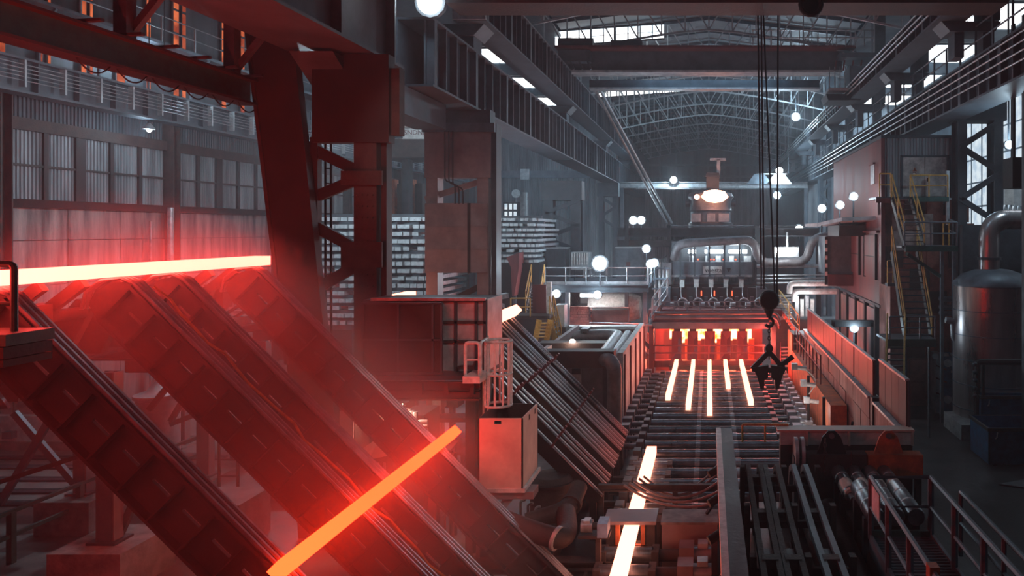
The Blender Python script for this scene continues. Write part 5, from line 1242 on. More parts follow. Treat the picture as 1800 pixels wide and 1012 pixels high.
part(t, 'hook', MB().path([(hx+.12*math.sin(a), Yh, Z(566, Yh)+.13*math.cos(a)) for a in [k*.4-.2 for k in range(12)]], .045, 8), M['black'], True)
for k in range(9):
    z = Z(575, Yh)-.11*k
    part(t, 'chain_link', MB().path([(hx+(.035*math.cos(a) if k % 2 else 0), Yh+(0 if k % 2 else .035*math.cos(a)), z+.07*math.sin(a)) for a in [j*math.pi/4 for j in range(9)]], .016, 5), M['black'])
Y = Yh
t = thing('lifting_tongs', 'black scissor lifting tongs hanging over the hot strands', 'tongs', P(1353, 688, Y))
part(t, 'shackle', MB().lathe([(.03, -.06), (.12, -.06), (.12, .06), (.03, .06)], P(1352, 612, Y), 12, 'y'), M['black'], True)
for a, b in (((1352, 618), (1322, 648)), ((1352, 618), (1378, 648)), ((1322, 648), (1376, 652)), ((1368, 645), (1394, 626))):
    part(t, 'lever_arm', MB().beam(P(*a, Y), P(*b, Y), .14, .13, (0, 1, 0)), M['black'])
for s in (-1, 1):
    q = [(1353+s*2, 642), (1353+s*30, 646), (1353+s*22, 662), (1353+s*16, 684), (1353+s*10, 684), (1353+s*9, 668), (1353+s*3, 664)]
    part(t, 'jaw', MB().prism([P(a, b, Y-.1) for a, b in q], (0, .2, 0)), M['black'])
# ================================================================ RIGHT TOWER WITH STAIRS
YT = 30.0
xw = 7.0
t = thing('red_tower', 'tall red oxide clad tower cabin with corrugated front', 'cabin', (8.5, 33, 0))
part(t, 'side_wall', bx(xw, xw+.15, YT, 41.5, Z(538, YT), 11.0), M['red_tone'])
part(t, 'lower_side_wall', bx(xw+.1, xw+.25, YT, 41.5, 0, Z(538, YT)), M['mauve'])
part(t, 'side_ledge', bx(xw-.08, xw+.1, YT, 41.5, Z(538, YT)-.08, Z(538, YT)+.04), M['steel'])
for k, (y0, y1) in enumerate(((30.8, 33.0), (34.2, 36.4))):
    zc0, zc1 = 5.2, 7.0
    part(t, 'shutter', bx(xw-.07, xw, y0, y1, zc0, zc1), M['red_tone'])
    part(t, 'shutter_frame', MB().box(xw-.1, xw, y0-.08, y0, zc0-.05, zc1+.05).box(xw-.1, xw, y1, y1+.06, zc0-.05, zc1+.05).box(xw-.1, xw, y0, y1, (zc0+zc1)/2-.02, (zc0+zc1)/2+.02), M['black'])
part(t, 'shutter_rail', bx(xw-.14, xw, 30.3, 37.2, 7.1, 7.2), M['red_tone'])
part(t, 'narrow_window', bx(xw-.03, xw, 31.2, 31.9, Z(322, 31), Z(288, 31)), M['pale'])
part(t, 'window_head', bx(xw-.1, xw, 31.1, 32.0, Z(288, 31), Z(285, 31)), M['red_tone'])
fx0, fx1 = xw+.1, X(1690, YT)
part(t, 'corrugated_front', MB().corr((fx0, YT, Z(348, YT)), (1, 0, 0), fx1-fx0, (0, 0, 1), Z(243, YT)-Z(348, YT), (0, -1, 0), .24, .05), M['corr'])
part(t, 'roof_edge', bx(xw-.05, fx1+.1, YT-.15, 41.5, Z(243, YT), Z(238, YT)), M['steel'])
part(t, 'corner_trim', bx(xw-.03, xw+.12, YT-.08, YT, Z(538, YT), 11.0), M['red_tone'])
part(t, 'lower_front', bx(xw+.1, fx1, YT+.4, YT+.6, 0, Z(350, YT)), M['brick'])
for i in range(4):
    for j in range(9): part(t, 'brick_block', bx(xw+.15+.9*i+.2*(j % 2), xw+.98+.9*i+.2*(j % 2), YT+.33+random.uniform(0, .05), YT+.42, .1+.93*j, .98+.93*j), M['brick'] if (i+j) % 3 else M['rust'])
for s in (0, 1):
    part(t, 'door_leaf', bx(X(1586+39*s, YT), X(1624+39*s, YT), YT-.1, YT-.04, Z(345, YT), Z(277, YT)), M['dirtypale'])
part(t, 'door_frame', MB().box(X(1583, YT), X(1586, YT), YT-.12, YT, Z(346, YT), Z(274, YT)).box(X(1664, YT), X(1667, YT), YT-.12, YT, Z(346, YT), Z(274, YT)).box(X(1583, YT), X(1667, YT), YT-.12, YT, Z(276, YT), Z(273, YT)), M['steel'])
part(t, 'warning_triangle', MB().prism([P(1604, 301, YT-.11), P(1612, 301, YT-.11), P(1608, 294, YT-.11)], (0, .01, 0)), M['orange'])
part(t, 'warning_symbol', MB().prism([P(1606.5, 300, YT-.12), P(1609.5, 300, YT-.12), P(1608, 296.5, YT-.12)], (0, .01, 0)), M['black'])
part(t, 'round_sign', MB().tube(P(1607, 306, YT-.11), P(1607, 306, YT-.1), .08, 14), M['red_tone'])
part(t, 'round_sign_face', MB().tube(P(1607, 306, YT-.12), P(1607, 306, YT-.11), .055, 14), M['white'])
part(t, 'latch', bx(X(1628, YT), X(1632, YT), YT-.13, YT-.1, Z(319, YT), Z(313, YT)), M['black'])
part(t, 'light_panel', bx(X(1568, YT+.3), X(1640, YT+.3), YT+.28, YT+.33, Z(440, YT+.3), Z(376, YT+.3)), M['dirtypale'])
for k in range(4): part(t, 'tower_door', bx(xw-.04, xw+.1, 31.0+2.1*k, 32.6+2.1*k, 0, 3.9), M['plank' if k % 2 else 'mauve'])
for k in range(5): part(t, 'door_post', bx(xw-.1, xw+.1, 30.7+2.1*k, 30.9+2.1*k, 0, 4.1), M['black'])
# porch beam with lamp
t = thing('lamp_gantry', 'black goal post frame with lamp in front of the tower doors', 'frame', (6.2, 29, 0))
part(t, 'beam', MB().beam(P(1462, 568, 29), P(1535, 568, 29), .2, .25), M['black'])
for px in (1462, 1530): part(t, 'post', bx(X(px, 29), X(px+5, 29), 28.9, 29.05, 0, Z(566, 29)), M['black'])
t = thing('porch_box', 'dark projecting window box with black and white striped edge on the red tower', 'box', P(1460, 490, 36))
part(t, 'box', bx(X(1452, 36), xw, 36, 38.5, Z(482, 36), Z(415, 36)), M['steel2'])
part(t, 'lower_box', bx(X(1455, 36), xw, 35.8, 36, Z(502, 36), Z(482, 36)), M['red_tone'])
for k in range(5): part(t, 'stripe', bx(X(1450, 36), X(1454, 36), 35.9, 36, Z(428+14*k, 36), Z(421+14*k, 36)), M['white'])
part(t, 'stripe_bar', bx(X(1449.6, 36), X(1454.4, 36), 35.92, 36.02, Z(500, 36), Z(416, 36)), M['black'])
t = thing('lamp_roof', 'low dark roof unit carrying three floodlights beside the red tower', 'roof', (6.3, 34, Z(385, 33)))
part(t, 'roof_plate', MB().prism([P(1436, 392, 33), P(1480, 382, 31), (xw, 31, Z(380, 31)), (xw, 37, Z(390, 33)), (X(1436, 33), 37, Z(392, 33))], (0, 0, -.15)), M['pale'])
part(t, 'bracket', bx(xw-1.2, xw, 33, 36, Z(415, 33), Z(396, 33)), M['steel'])
# balcony + stairs
YB = 28.6
t = thing('balcony', 'dark green steel balcony below the double doors', 'platform', (X(1605, YB), YB, Z(350, YB)))
part(t, 'deck', cc(1540, 1668, 346, 350, YB, 1.3), M['steel'])
part(t, 'edge_channel', cc(1598, 1668, 346, 354, YB-.05, .06), M['green'])
part(t, 'left_channel', cc(1540, 1566, 348, 356, YB-.05, .06), M['red_tone'])
for px in (1545, 1660): part(t, 'bracket', MB().beam(P(px, 356, YB+1.2), P(px, 376, YB+1.7), .1, .1), M['steel'])
part(t, 'side_post', cc(1664, 1669, 300, 395, YB, .1), M['pale'])
railing('balcony_railing', 'orange railing on the left of the balcony stairs', [P(1546, 346, YB), P(1566, 346, YB)], .9, M['yellow'], .3)
railing('balcony_railing', 'orange railing in front of the stained double doors', [P(1600, 346, YB), P(1666, 346, YB)], .84, M['yellow'], .7)
stair('tower_stairs', 'top flight of dark stairs with orange rails below the double doors', P(1568, 350, YB), P(1590, 434, YB-1.6), (.72, 0, 0), M['black'], M['rust'], 9, M['yellow'])
t = thing('upper_landing', 'green edged upper landing of the tower stairs', 'platform', (X(1635, 27.2), 27.2, Z(440, 27)))
part(t, 'deck', cc(1585, 1684, 432, 436, 26.6, 1.6), M['steel'])
part(t, 'edge_channel', cc(1592, 1684, 432, 442, 26.5, .08), M['green'])
part(t, 'brace', MB().beam(P(1594, 446, 26.8), P(1652, 485, 27.6), .12, .14, (0, 1, 0)), M['green'])
for px in (1654, 1676): part(t, 'post', bx(X(px, 27.6), X(px+5, 27.6), 27.6, 27.75, 0, Z(436, 27)), M['steel2'])
railing('landing_railing', 'thin dark railing around the upper landing', [P(1590, 432, 26.7), P(1682, 432, 26.7), P(1668, 425, 28.0)], .85, M['steel2'], .8)
railing('landing_railing', 'orange end rails on the upper landing', [P(1658, 432, 27.4), P(1668, 432, 27.4)], .85, M['yellow'], .25)
stair('tower_stairs', 'middle flight of stairs with yellow rails between the two landings', P(1612, 442, 27.8), P(1638, 600, 26.4), (-.95, 0, 0), M['black'], M['steel'], 14, M['yellow'])
t = thing('lower_landing', 'green edged lower landing of the tower stairs', 'platform', (X(1600, 26), 26, Z(600, 26)))
part(t, 'deck', cc(1557, 1646, 596, 600, 25.6, 1.4), M['steel'])
part(t, 'edge_channel', cc(1560, 1646, 596, 610, 25.5, .08), M['green'])
for px in (1592, 1632): part(t, 'post', cc(px, px+3, 610, 775, 25.7, .08), M['steel2'])
railing('landing_railing', 'dark railing on the lower landing with yellow uprights', [P(1564, 597, 25.6), P(1644, 597, 25.6)], .8, M['steel2'], .5)
stair('tower_stairs', 'bottom flight of narrow stairs with yellow rails down to the yard', P(1560, 600, 25.2), P(1553, 810, 22.9), (.6, 0, 0), M['steel'], M['rust'], 18, M['yellow'])
t = thing('ladder_hatch', 'small yellow railed ladder hatch on the tower corner', 'ladder', P(1565, 500, 28.6))
for px in (1560, 1570): part(t, 'stile', MB().tube(P(px, 500, 28.6), P(px, 458, 28.6), .025, 6), M['yellow'])
for y in (458, 478): part(t, 'rung', MB().tube(P(1560, y, 28.6), P(1570, y, 28.6), .022, 6), M['yellow'])
part(t, 'step', cc(1560, 1576, 498, 503, 28.5, .4), M['steel'])
single('brick_pier', bx(X(1556, 29.2), X(1578, 29.2), 28.4, 30.2, 0, Z(503, 28.5)), M['brick'], 'brick pier under the yellow ladder hatch', 'pier')
single('yard_wall', bx(X(1690, 28.5), X(1800, 28.5)+2, 28.4, 28.7, 0, Z(395, 28.5)), M['steel'], 'dark sheet wall between the laced column and the tank', 'wall')
# right background: equipment seen past the laced column
for k, (x0, x1, y0, y1, m) in enumerate(((1766, 1782, 322, 360, 'whiteconc'), (1782, 1800, 330, 362, 'pale'))):
    t = thing('yard_board', 'pale board on posts beyond the laced column, %s one' % ['left', 'right'][k], 'board', (X((x0+x1)/2, 44), 44, 0))
    part(t, 'panel', cc(x0, x1, y0, y1, 44, .2), M[m])
    for q in (.2, .7): part(t, 'post', bx(X(x0+(x1-x0)*q, 44), X(x0+(x1-x0)*q, 44)+.1, 44.05, 44.15, 0, Z(y1, 44)), M['steel2'])
t = thing('zigzag_guard', 'pale zigzag guard strip beside the right post', 'guard', P(1783, 375, 42))
for k in range(5): part(t, 'tooth', MB().prism([P(1764+8*k, 372, 42), P(1772+8*k, 372, 42), P(1768+8*k, 360, 42)], (0, .1, 0)), M['pale'])
part(t, 'strip', cc(1762, 1804, 372, 378, 42, .2), M['pale'])
part(t, 'leg', cc(1778, 1784, 378, 620, 42, .2), M['steel'])
single('hanging_box', MB().box(X(1780, 24), X(1812, 24), 24, 24.8, Z(330, 24), Z(276, 24)).box(X(1788, 24), X(1792, 24), 24.3, 24.5, Z(276, 24), 14), M['black'], 'black box hung at the right edge', 'box')
# tank with elbow pipe
cx, cy, cr = X(1752, 26.5), 26.9, 1.36
t = thing('storage_tank', 'ribbed shiny metal tank with domed top at right', 'tank', (cx, cy, 0))
zt = Z(505, 25.6)
for k in range(6):
    a, b = zt*k/6, zt*(k+1)/6
    part(t, 'shell_course', MB().lathe([(cr, a), (cr, b-.03)], (cx, cy, 0), 36), M['tank'], True)
    part(t, 'seam_band', MB().lathe([(cr+.02, b-.035), (cr+.02, b)], (cx, cy, 0), 36), M['steel2'], True)
part(t, 'dome', MB().lathe([(cr+.03, zt), (cr, zt+.12), (cr*.8, zt+.38), (cr*.45, zt+.55), (.1, zt+.6)], (cx, cy, 0), 36), M['steel2'], True)
part(t, 'base_skirt', MB().lathe([(cr+.06, 0), (cr+.06, .5)], (cx, cy, 0), 36), M['steel'], True)
part(t, 'elbow_pipe', MB().path(fillet([(cx-.12, cy, zt+.5), (cx-.12, cy, Z(385, 26)), (cx+2.5, cy, Z(385, 26))], .7, 8), .36, 14), M['tank'], True)
part(t, 'support_ring', MB().lathe([(.42, zt+.9), (.42, zt+1.0)], (cx-.12, cy, 0), 14), M['steel'], True)
for k, z in enumerate((Z(530, 27), Z(545, 27), Z(556, 27))):
    single('side_pipe', MB().path(fillet([(X(1664, 27.5), 28.2, z), (cx-cr-.1, 28.0, z), (cx-cr+.3, 28.0, z)], .1, 3), .1, 8), M['steel2'], 'dark horizontal pipe left of the tank, %s from the top' % ORD[k], 'pipe', None, True)
single('side_pipe', MB().path(fillet([P(1662, 562, 27), P(1676, 564, 27), P(1677, 596, 27), P(1690, 600, 27)], .25, 5), .12, 10), M['galv'], 'pale elbow pipe bending into the tank side', 'pipe', None, True)
t = thing('tank_rail', 'dark pipe frame with knobby joint standing by the tank', 'frame', (X(1720, 24.8), 24.8, 0))
part(t, 'rail', MB().path(fillet([(X(1718, 24.6), 24.6, 0), P(1718, 636, 24.6), P(1830, 636, 24.6)], .1, 4), .1, 8), M['black'], True)
part(t, 'second_post', MB().tube((X(1728, 24.8), 24.8, 0), P(1728, 640, 24.8), .06, 8), M['black'])
for k in range(5): part(t, 'joint', MB().ball(P(1714, 640+14*k, 24.5), .08, 8), M['steel'], True)
# blue cabinet
Yc = 28.6
t = thing('blue_cabinet', 'blue electrical cabinet with round drums beside the tank', 'cabinet', (X(1664, Yc), Yc, 0))
part(t, 'body', cc(1657, 1683, 626, 732, Yc, 1.0), M['blue'])
part(t, 'side_bay', cc(1646, 1657, 622, 726, Yc+.2, .8), M['galv'])
part(t, 'corner_post', cc(1681, 1686, 624, 732, Yc-.1, .12), M['pale'])
for px, py in ((1666, 638), (1678, 640), (1666, 702), (1678, 702), (1644, 626)):
    part(t, 'drum', MB().tube(P(px, py, Yc-.12), P(px, py, Yc), .15 if px > 1650 else .12, 16), M['pale'], True)
for y in (642, 664, 690): part(t, 'red_strip', MB().beam(P(1646, y, Yc-.05), P(1664, y+8, Yc-.05), .03, .05), M['red_tone'])
part(t, 'plate', cc(1672, 1676, 651, 655, Yc-.02, .02), M['pale'])
for px in (1664, 1680): part(t, 'top_lamp', cc(px-6, px+4, 622, 626, Yc, .3), M['pale'])
single('yard_plinth', bx(X(1662, 27), X(1690, 27)+.4, 25.3, 27.2, 0, .55), M['conc'], 'low stepped plinth in front of the blue cabinet', 'plinth')
# blue skips
def skip(px0, Y, dep, zt, label):
    x0 = X(px0, Y); x1 = x0 + 2.4
    t = thing('blue_skip', label, 'skip', ((x0+x1)/2, Y, 0))
    for a in ((x0, x1, Y, Y+.05), (x0, x1, Y+dep-.05, Y+dep), (x0, x0+.05, Y, Y+dep), (x1-.05, x1, Y, Y+dep)):
        part(t, 'side_panel', bx(*a, .1, zt), M['blue'])
    part(t, 'floor_plate', bx(x0, x1, Y, Y+dep, .05, .12), M['blue'])
    part(t, 'rim', MB().box(x0-.04, x1+.04, Y-.04, Y+.02, zt-.08, zt+.02).box(x0-.04, x0+.02, Y, Y+dep, zt-.08, zt+.02).box(x0-.04, x1+.04, Y+dep-.02, Y+dep+.04, zt-.08, zt+.02), M['rust'])
    for x in (x0+.15, x1-.25): part(t, 'skid_foot', bx(x, x+.1, Y, Y+dep, 0, .06), M['black'])
    part(t, 'hook', MB().path([(x0+.25, Y-.05, zt-.1), (x0+.22, Y-.08, zt-.25), (x0+.18, Y-.06, zt-.3)], .02, 5), M['pale'])
skip(1738, 22.6, 1.6, 1.15, 'front blue steel skip on the dark yard floor')
skip(1725, 24.3, .55, 1.75, 'taller dark blue skip behind the front one')
# ================================================================ FENCE AND PIT WALL ON THE RIGHT
xf = 4.25
t = thing('pit_wall', 'long board wall lit red along the right side of the rollers', 'wall', (xf, 25, 0))
def ring(y): return y
segs = [(16.2, 19.0, 2.75), (19.6, 33.0, 2.75)]
for y0, y1, zt in segs:
    part(t, 'wall_core', bx(xf+.06, xf+.2, y0, y1, 0, zt), M['rust'])
    n = int((y1-y0)/1.1); q = (y1-y0)/n
    for k in range(n):
        for j in range(5):
            part(t, 'board', bx(xf+random.uniform(-.012, .012), xf+.07, y0+k*q+.012, y0+(k+1)*q-.012, zt*j/5+.012, zt*(j+1)/5-.006), M['plank'])
    part(t, 'coping', bx(xf-.05, xf+.25, y0, y1, zt, zt+.06), M['pale'])
part(t, 'gap_post', bx(xf-.05, xf+.3, 19.0, 19.25, 0, 2.9), M['black'])
for (y0, y1, zb, zt, la) in ((16.2, 18.8, 2.82, 3.9, 'nearer short run of brown panel fence on the pit wall'), (19.5, 32.5, 2.82, 3.75, 'long run of brown panel fence with pale top rail on the pit wall')):
    t = thing('panel_fence', la, 'fence', (xf+.1, y0, zb))
    n = max(4, int((y1-y0)/.62)); q = (y1-y0)/n
    for k in range(n): part(t, 'panel', bx(xf+.08+random.uniform(-.01, .01), xf+.11, y0+k*q+.015, y0+(k+1)*q-.015, zb, zt), M['red_tone'] if y0 > 19 else M['brown'])
    for k in range(0, n+1, 3): part(t, 'post', bx(xf+.11, xf+.16, y0+k*q-.03, y0+k*q+.03, zb-.3, zt+.02), M['steel'])
    part(t, 'top_rail', bx(xf+.05, xf+.15, y0, y1, zt, zt+.05), M['pale'])
railing('pit_railing', 'red lit three bar railing beside the rollers on the inner ledge', [(3.85, 25.5, 1.9), (3.85, 33, 1.9)], 1.0, M['red_tone'], .9)  # bars coloured red for the light falling on them
single('inner_ledge', bx(3.7, 4.2, 22.5, 34, 0, 1.88), M['orange'], 'low orange lit ledge wall inside the fence', 'wall')  # orange light on the ledge is put into its colour
t = thing('grey_cabinet', 'grey machine cabinet with louvres at the right end of the caster', 'cabinet', (X(1407, 33), 33, 0))
part(t, 'body', bx(X(1394, 33), X(1424, 33), 33, 34.4, 0, Z(588, 33)), M['steel2'])
part(t, 'side_panel', bx(X(1391, 33), X(1394, 33), 32.8, 34.4, 0, Z(586, 33)), M['orange'])
for y in (602, 635): part(t, 'band', bx(X(1395, 33), X(1424, 33), 32.94, 33, Z(y+3, 33), Z(y, 33)), M['pale'])
stair('orange_stairs', 'orange railed stairs behind the grey machine cabinet', P(1372, 545, 37), P(1405, 590, 35), (0, .7, 0), M['red_tone'], M['pale'], 8, M['yellow'])
stair('red_steps', 'red lit steps between caster and grey cabinet', P(1372, 604, 35.6), P(1372, 650, 34.4), (.5, 0, 0), M['red_tone'], M['pale'], 7)  # red light on the stringers is put into their colour
t = thing('standpipe_rig', 'white control arms on a stand beside the red wall', 'stand', (3.4, 24.5, 0))
part(t, 'mast', MB().tube((3.3, 24.5, 0), (3.3, 24.5, 2.4), .05, 8), M['black'])
part(t, 'arm', MB().path(fillet([(2.85, 24.4, 2.75), (3.3, 24.5, 2.55), (3.6, 24.5, 2.2), (3.3, 24.4, 1.8)], .2, 4), .02, 6), M['white'])
for z, x in ((2.7, 2.8), (2.15, 3.1), (1.6, 3.2)):
    part(t, 'actuator', MB().tube((x, 24.4, z), (x+.42, 24.4, z-.06), .07, 10), M['white'], True)
    part(t, 'actuator_head', bx(x-.08, x+.12, 24.3, 24.5, z-.08, z+.12), M['pale'])
t = thing('crane_stand', 'dark stand pipe with cross arm and chain by the pit wall', 'stand', (3.5, 19.6, 0))
part(t, 'mast', bx(3.0, 3.08, 19.5, 19.6, 0, 2.8), M['steel']); part(t, 'cross_arm', bx(2.6, 3.45, 19.5, 19.6, 1.75, 1.83), M['steel'])
part(t, 'foot_weight', MB().lathe([(.12, 1.55), (.05, 1.75)], (2.65, 19.55, 0), 10), M['steel'])
part(t, 'hose', MB().path(sag((3.75, 19.3, 2.2), (3.75, 20.6, 1.0), .4), .035, 6), M['black'], True)
t = thing('lit_bench', 'small dark bench with a shining top on the tarpaulin', 'bench', (X(1414, 23.5), 23.5, .1))
x = X(1414, 23.5)
part(t, 'seat', bx(x-.32, x+.32, 23.4, 23.9, .82, .88), M['white'])  # white seat puts the light on the bench top into paint
for dx in (-.28, .25):
    for dy in (.05, .42): part(t, 'leg', bx(x+dx, x+dx+.04, 23.4+dy, 23.44+dy, .1, .82), M['black'])
part(t, 'brace', MB().beam((x-.26, 23.45, .2), (x+.26, 23.45, .75), .03, .04, (0, 1, 0)), M['black'])
point((x, 23.5, 1.5), 25, (1, .9, .85), .1)
t = thing('tarpaulin', 'crumpled pale tarpaulin on the pit floor beside the motors', 'tarpaulin', (3.4, 22, .1))
vs = []; N = 14
for i in range(N+1):
    for j in range(N+1): vs.append((2.55+1.55*i/N, 20.3+3.6*j/N, .08+.05*math.sin(i*1.7+j)*math.sin(j*1.3-i*.6)+random.uniform(0, .03)))
part(t, 'sheet', MB().add(vs, [(i*(N+1)+j, (i+1)*(N+1)+j, (i+1)*(N+1)+j+1, i*(N+1)+j+1) for i in range(N) for j in range(N)]), M['tarp'], True)
t = thing('wrapped_coil', 'loose heap of clear plastic and cable beside the right motors', 'heap', (3.2, 26, 0))
for k in range(4): part(t, 'coil', MB().path([(3.25+(.3+.06*k)*math.cos(a), 25.6+.35*k+.5*math.sin(a), .1+.1*k+.1*math.sin(3*a+k)) for a in [j*math.pi/8 for j in range(17)]], .035, 6), M['galv'], True)
# ================================================================ RIGHT FOREGROUND: STORAGE PLATFORM
struct('floor_storage', bx(.45, 4.6, 6, 15.95, 0, 1.35), M['darkfloor'])
t = thing('end_wall', 'cream topped concrete wall closing the pit at right', 'wall', (2.6, 16.05, 0))
part(t, 'wall_core', bx(X(1372, 16), X(1604, 16), 16, 16.25, 0, Z(757, 16)), M['rust'])
part(t, 'face_panel', bx(X(1372, 16), X(1604, 16), 15.97, 16, Z(781, 16), Z(757, 16)), M['whiteconc'])
part(t, 'coping', bx(X(1366, 16), X(1606, 16), 15.93, 16.3, Z(757, 16), Z(754, 16)), M['cream'])
for px in (1416, 1490, 1601): part(t, 'pilaster', bx(X(px, 16), X(px+4, 16), 15.94, 15.98, Z(782, 16), Z(756, 16)), M['cream'])
t = thing('tall_beam', 'tall dark beam with bright cream edge running beside the hot bar', 'beam', (.35, 12, 0))
part(t, 'web', bx(.26, .46, 6, 16.2, 0, Z(760, 16)), M['steel2'])
part(t, 'top_plate', bx(.24, .5, 6, 16.2, Z(760, 16), Z(760, 16)+.05), M['steel'])
part(t, 'edge_strip', bx(.16, .262, 6, 16.2, Z(760, 16)-.22, Z(760, 16)+.055), M['white'])
for k in range(4):
    t = thing('clip_lamp', 'small black spotlight clamped to the tall beam, %s from the camera' % ORD[k], 'lamp', (.2, 10.2+1.6*k, 2.4), 'clamp lamps on the tall beam')
    part(t, 'body', MB().tube((.0, 10.2+1.6*k, 2.25), (.22, 10.3+1.6*k, 2.35), .075, 10), M['black'], True)
    part(t, 'clamp', bx(.2, .3, 10.25+1.6*k, 10.33+1.6*k, 2.3, 2.65), M['black'])
    part(t, 'wire', MB().path(sag((.2, 10.3+1.6*k, 2.6), (.45, 10.6+1.6*k, 2.7), .15), .012, 5), M['black'])
railing('orange_handrail', 'thin orange handrail over the far end of the roller table', [P(1305, 776, 16.3), P(1385, 776, 16.3)], .38, M['yellow'], .45, .025, False)
# curved bars and racks
for k, x in enumerate((.78, 1.12, 1.68)):
    t = thing('curved_rack', 'tall paired flat bars with curled tops in the storage rack, %s from the left' % ORD[k], 'rack', (x, 12, 1.35), 'curved bars in the storage rack')
    for d in (0, .24):
        pts = [(x+d, 15.2, 2.0), (x+d, 15.05, 2.35), (x+d, 14.7, 2.5), (x+d, 14.0, 2.48), (x+d, 12.0, 2.35), (x+d, 9.5, 2.3), (x+d, 7.5, 2.25)]
        b = MB()
        for a, c_ in zip(pts[:-1], pts[1:]): b.beam(a, c_, .09, .12)
        part(t, 'flat_bar', b, M['rust'] if k < 2 else M['steel2'])
    for y in (14.4, 12.6, 10.8): part(t, 'spacer', bx(x, x+.24, y, y+.18, 2.25, 2.4), M['rust'])
    for y in (14.2, 11.2): part(t, 'support', bx(x+.06, x+.18, y, y+.2, 1.35, 2.3), M['steel'])
for k in range(3):
    t = thing('storage_rack', 'dark upright rack frame between the curved bars, %s from the far end' % ORD[k], 'rack', (1.3, 14.8-1.8*k, 1.35), 'upright frames of the storage rack')
    for x in (.62, 1.45, 2.12): part(t, 'upright', bx(x, x+.1, 14.7-1.8*k, 14.85-1.8*k, 1.35, 2.5-.1*k), M['rust'])
    part(t, 'cross_tie', bx(.62, 2.22, 14.72-1.8*k, 14.8-1.8*k, 2.0, 2.12), M['rust'])
for k in range(12):
    x = 1.38 + .022*(k % 6); y = 12.2 + .1*k
    single('steel_rod', MB().path([(x, y-2.2, 1.38+.05*(k//6)+random.uniform(0, .04)), (x+random.uniform(-.05, .05), y-1, 1.5+.05*(k//6)), (x+random.uniform(-.08, .08), y, 1.45+.3*(k/12))], .014, 5), M['shiny'], 'thin shiny loose rod between the racks, %s of the %s layer' % (ORD[k % 6], ['lower', 'upper'][k//6]), 'rod', 'loose rods between the racks')
t = thing('sheave', 'pair of pale guide wheels at the left end of the concrete end wall', 'wheel', (X(1405, 15.7), 15.6, 1.35))
for px in (1396, 1407): part(t, 'wheel', MB().tube((X(px, 15.6), 15.6, Z(795, 15.6)), (X(px+6, 15.6), 15.6, Z(795, 15.6)), .32, 18), M['pale'], True)
part(t, 'fork', bx(X(1394, 15.6), X(1415, 15.6), 15.4, 15.8, 1.35, Z(800, 15.6)), M['steel'])
for k, (xa, xb, r, la) in enumerate(((1.98, 2.0, .2, 'left'), (2.42, 2.44, .21, 'middle'), (2.78, 2.84, .17, 'right'))):
    if k < 2: single('steel_pipe', MB().tube((xb, 7.5, 1.36+r), (xa, 15.0, 1.36+r), r, 16), M['rust'], 'long dark rusty pipe on the storage floor, %s of the three long pieces' % la, 'pipe', None, True)
    else: single('square_beam', MB().beam((xb, 7.5, 1.6), (xa, 15.0, 1.6), .3, .46), M['rust'], 'long square steel beam right of the two rusty pipes', 'beam')
def spare_roll(x, y0, y1, r, label, group, tip, z):
    t = thing('spare_roll', label, 'roll', (x, y1, 1.35), group)
    part(t, 'barrel', MB().lathe([(r*.9, y0), (r, y0+.03), (r, y1-.03), (r*.9, y1)], (x, 0, z), 18, 'y'), M['roller'], True)
    if tip:
        part(t, 'pale_sleeve', MB().lathe([(r*.75, y0-.05), (r*1.02, y0+.05), (r*1.02, y0+.5), (r*.98, y0+.52)], (x, 0, z+.002), 18, 'y'), M['cream'], True)
        part(t, 'neck', MB().lathe([(r*.35, y0-.3), (r*.4, y0-.05)], (x, 0, z), 12, 'y'), M['steel'], True)
    for y in (y0+.3, y1-.3):
        part(t, 'cradle', MB().box(x-r*.9, x+r*.9, y, y+.12, 1.35, z-r*.85), M['steel'])
    for y in (y0+.45, y1-.5): part(t, 'band', MB().tube((x, y, z), (x, y+.05, z), r*1.02, 18), M['pale'], True)
for k in range(4): spare_roll(2.66+.31*k, 13.9, 15.2, .145, 'short spare roll with pale rounded end, %s from the left' % ORD[k], 'pale ended spare rolls', True, 2.25)
for k in range(3): spare_roll(2.74+.33*k, 12.12, 13.55, .155, 'long dark spare roll with pale bands beside the walkway, %s from the left' % ORD[k], 'banded spare rolls', False, 2.5)
# orange lifting beam
Yo = 15.5
t = thing('lifting_beam', 'orange and dark lifting spreader beam in front of the end wall', 'spreader', (X(1520, Yo), Yo, 1.9))
part(t, 'left_beam', bx(X(1418, Yo), X(1522, Yo), Yo-.1, Yo+.2, Z(838, Yo), Z(796, Yo)), M['rust'])
part(t, 'right_beam', bx(X(1524, Yo), X(1620, Yo), Yo-.12, Yo+.22, Z(837, Yo), Z(797, Yo)), M['orange'])
for px, m in ((1462, 'black'), (1562, 'orange')):
    for d in (-.1, .14): part(t, 'lug', MB().prism([P(px-26, 797, Yo+d), P(px+26, 797, Yo+d), P(px+16, 768, Yo+d), P(px+6, 757, Yo+d), P(px-6, 757, Yo+d), P(px-16, 768, Yo+d)], (0, .05, 0)), M[m])
    part(t, 'lug_pin', MB().tube(P(px, 766, Yo-.15), P(px, 766, Yo+.25), .06, 10), M['steel'])
for k, px in enumerate((1448, 1494)):
    for j in range(10 if k == 0 else 6):
        z = Z(770 if k == 0 else 794, Yo)-.085*j; x = X(px, Yo)
        part(t, 'chain_link', MB().path([(x+(.03*math.cos(a) if j % 2 else 0), Yo-.2+(0 if j % 2 else .03*math.cos(a)), z+.055*math.sin(a)) for a in [i*math.pi/4 for i in range(9)]], .012, 5), M['rust'])
for px in (1425, 1610): part(t, 'foot', bx(X(px, Yo), X(px, Yo)+.12, Yo, Yo+.15, 1.35, Z(836, Yo)), M['rust'])
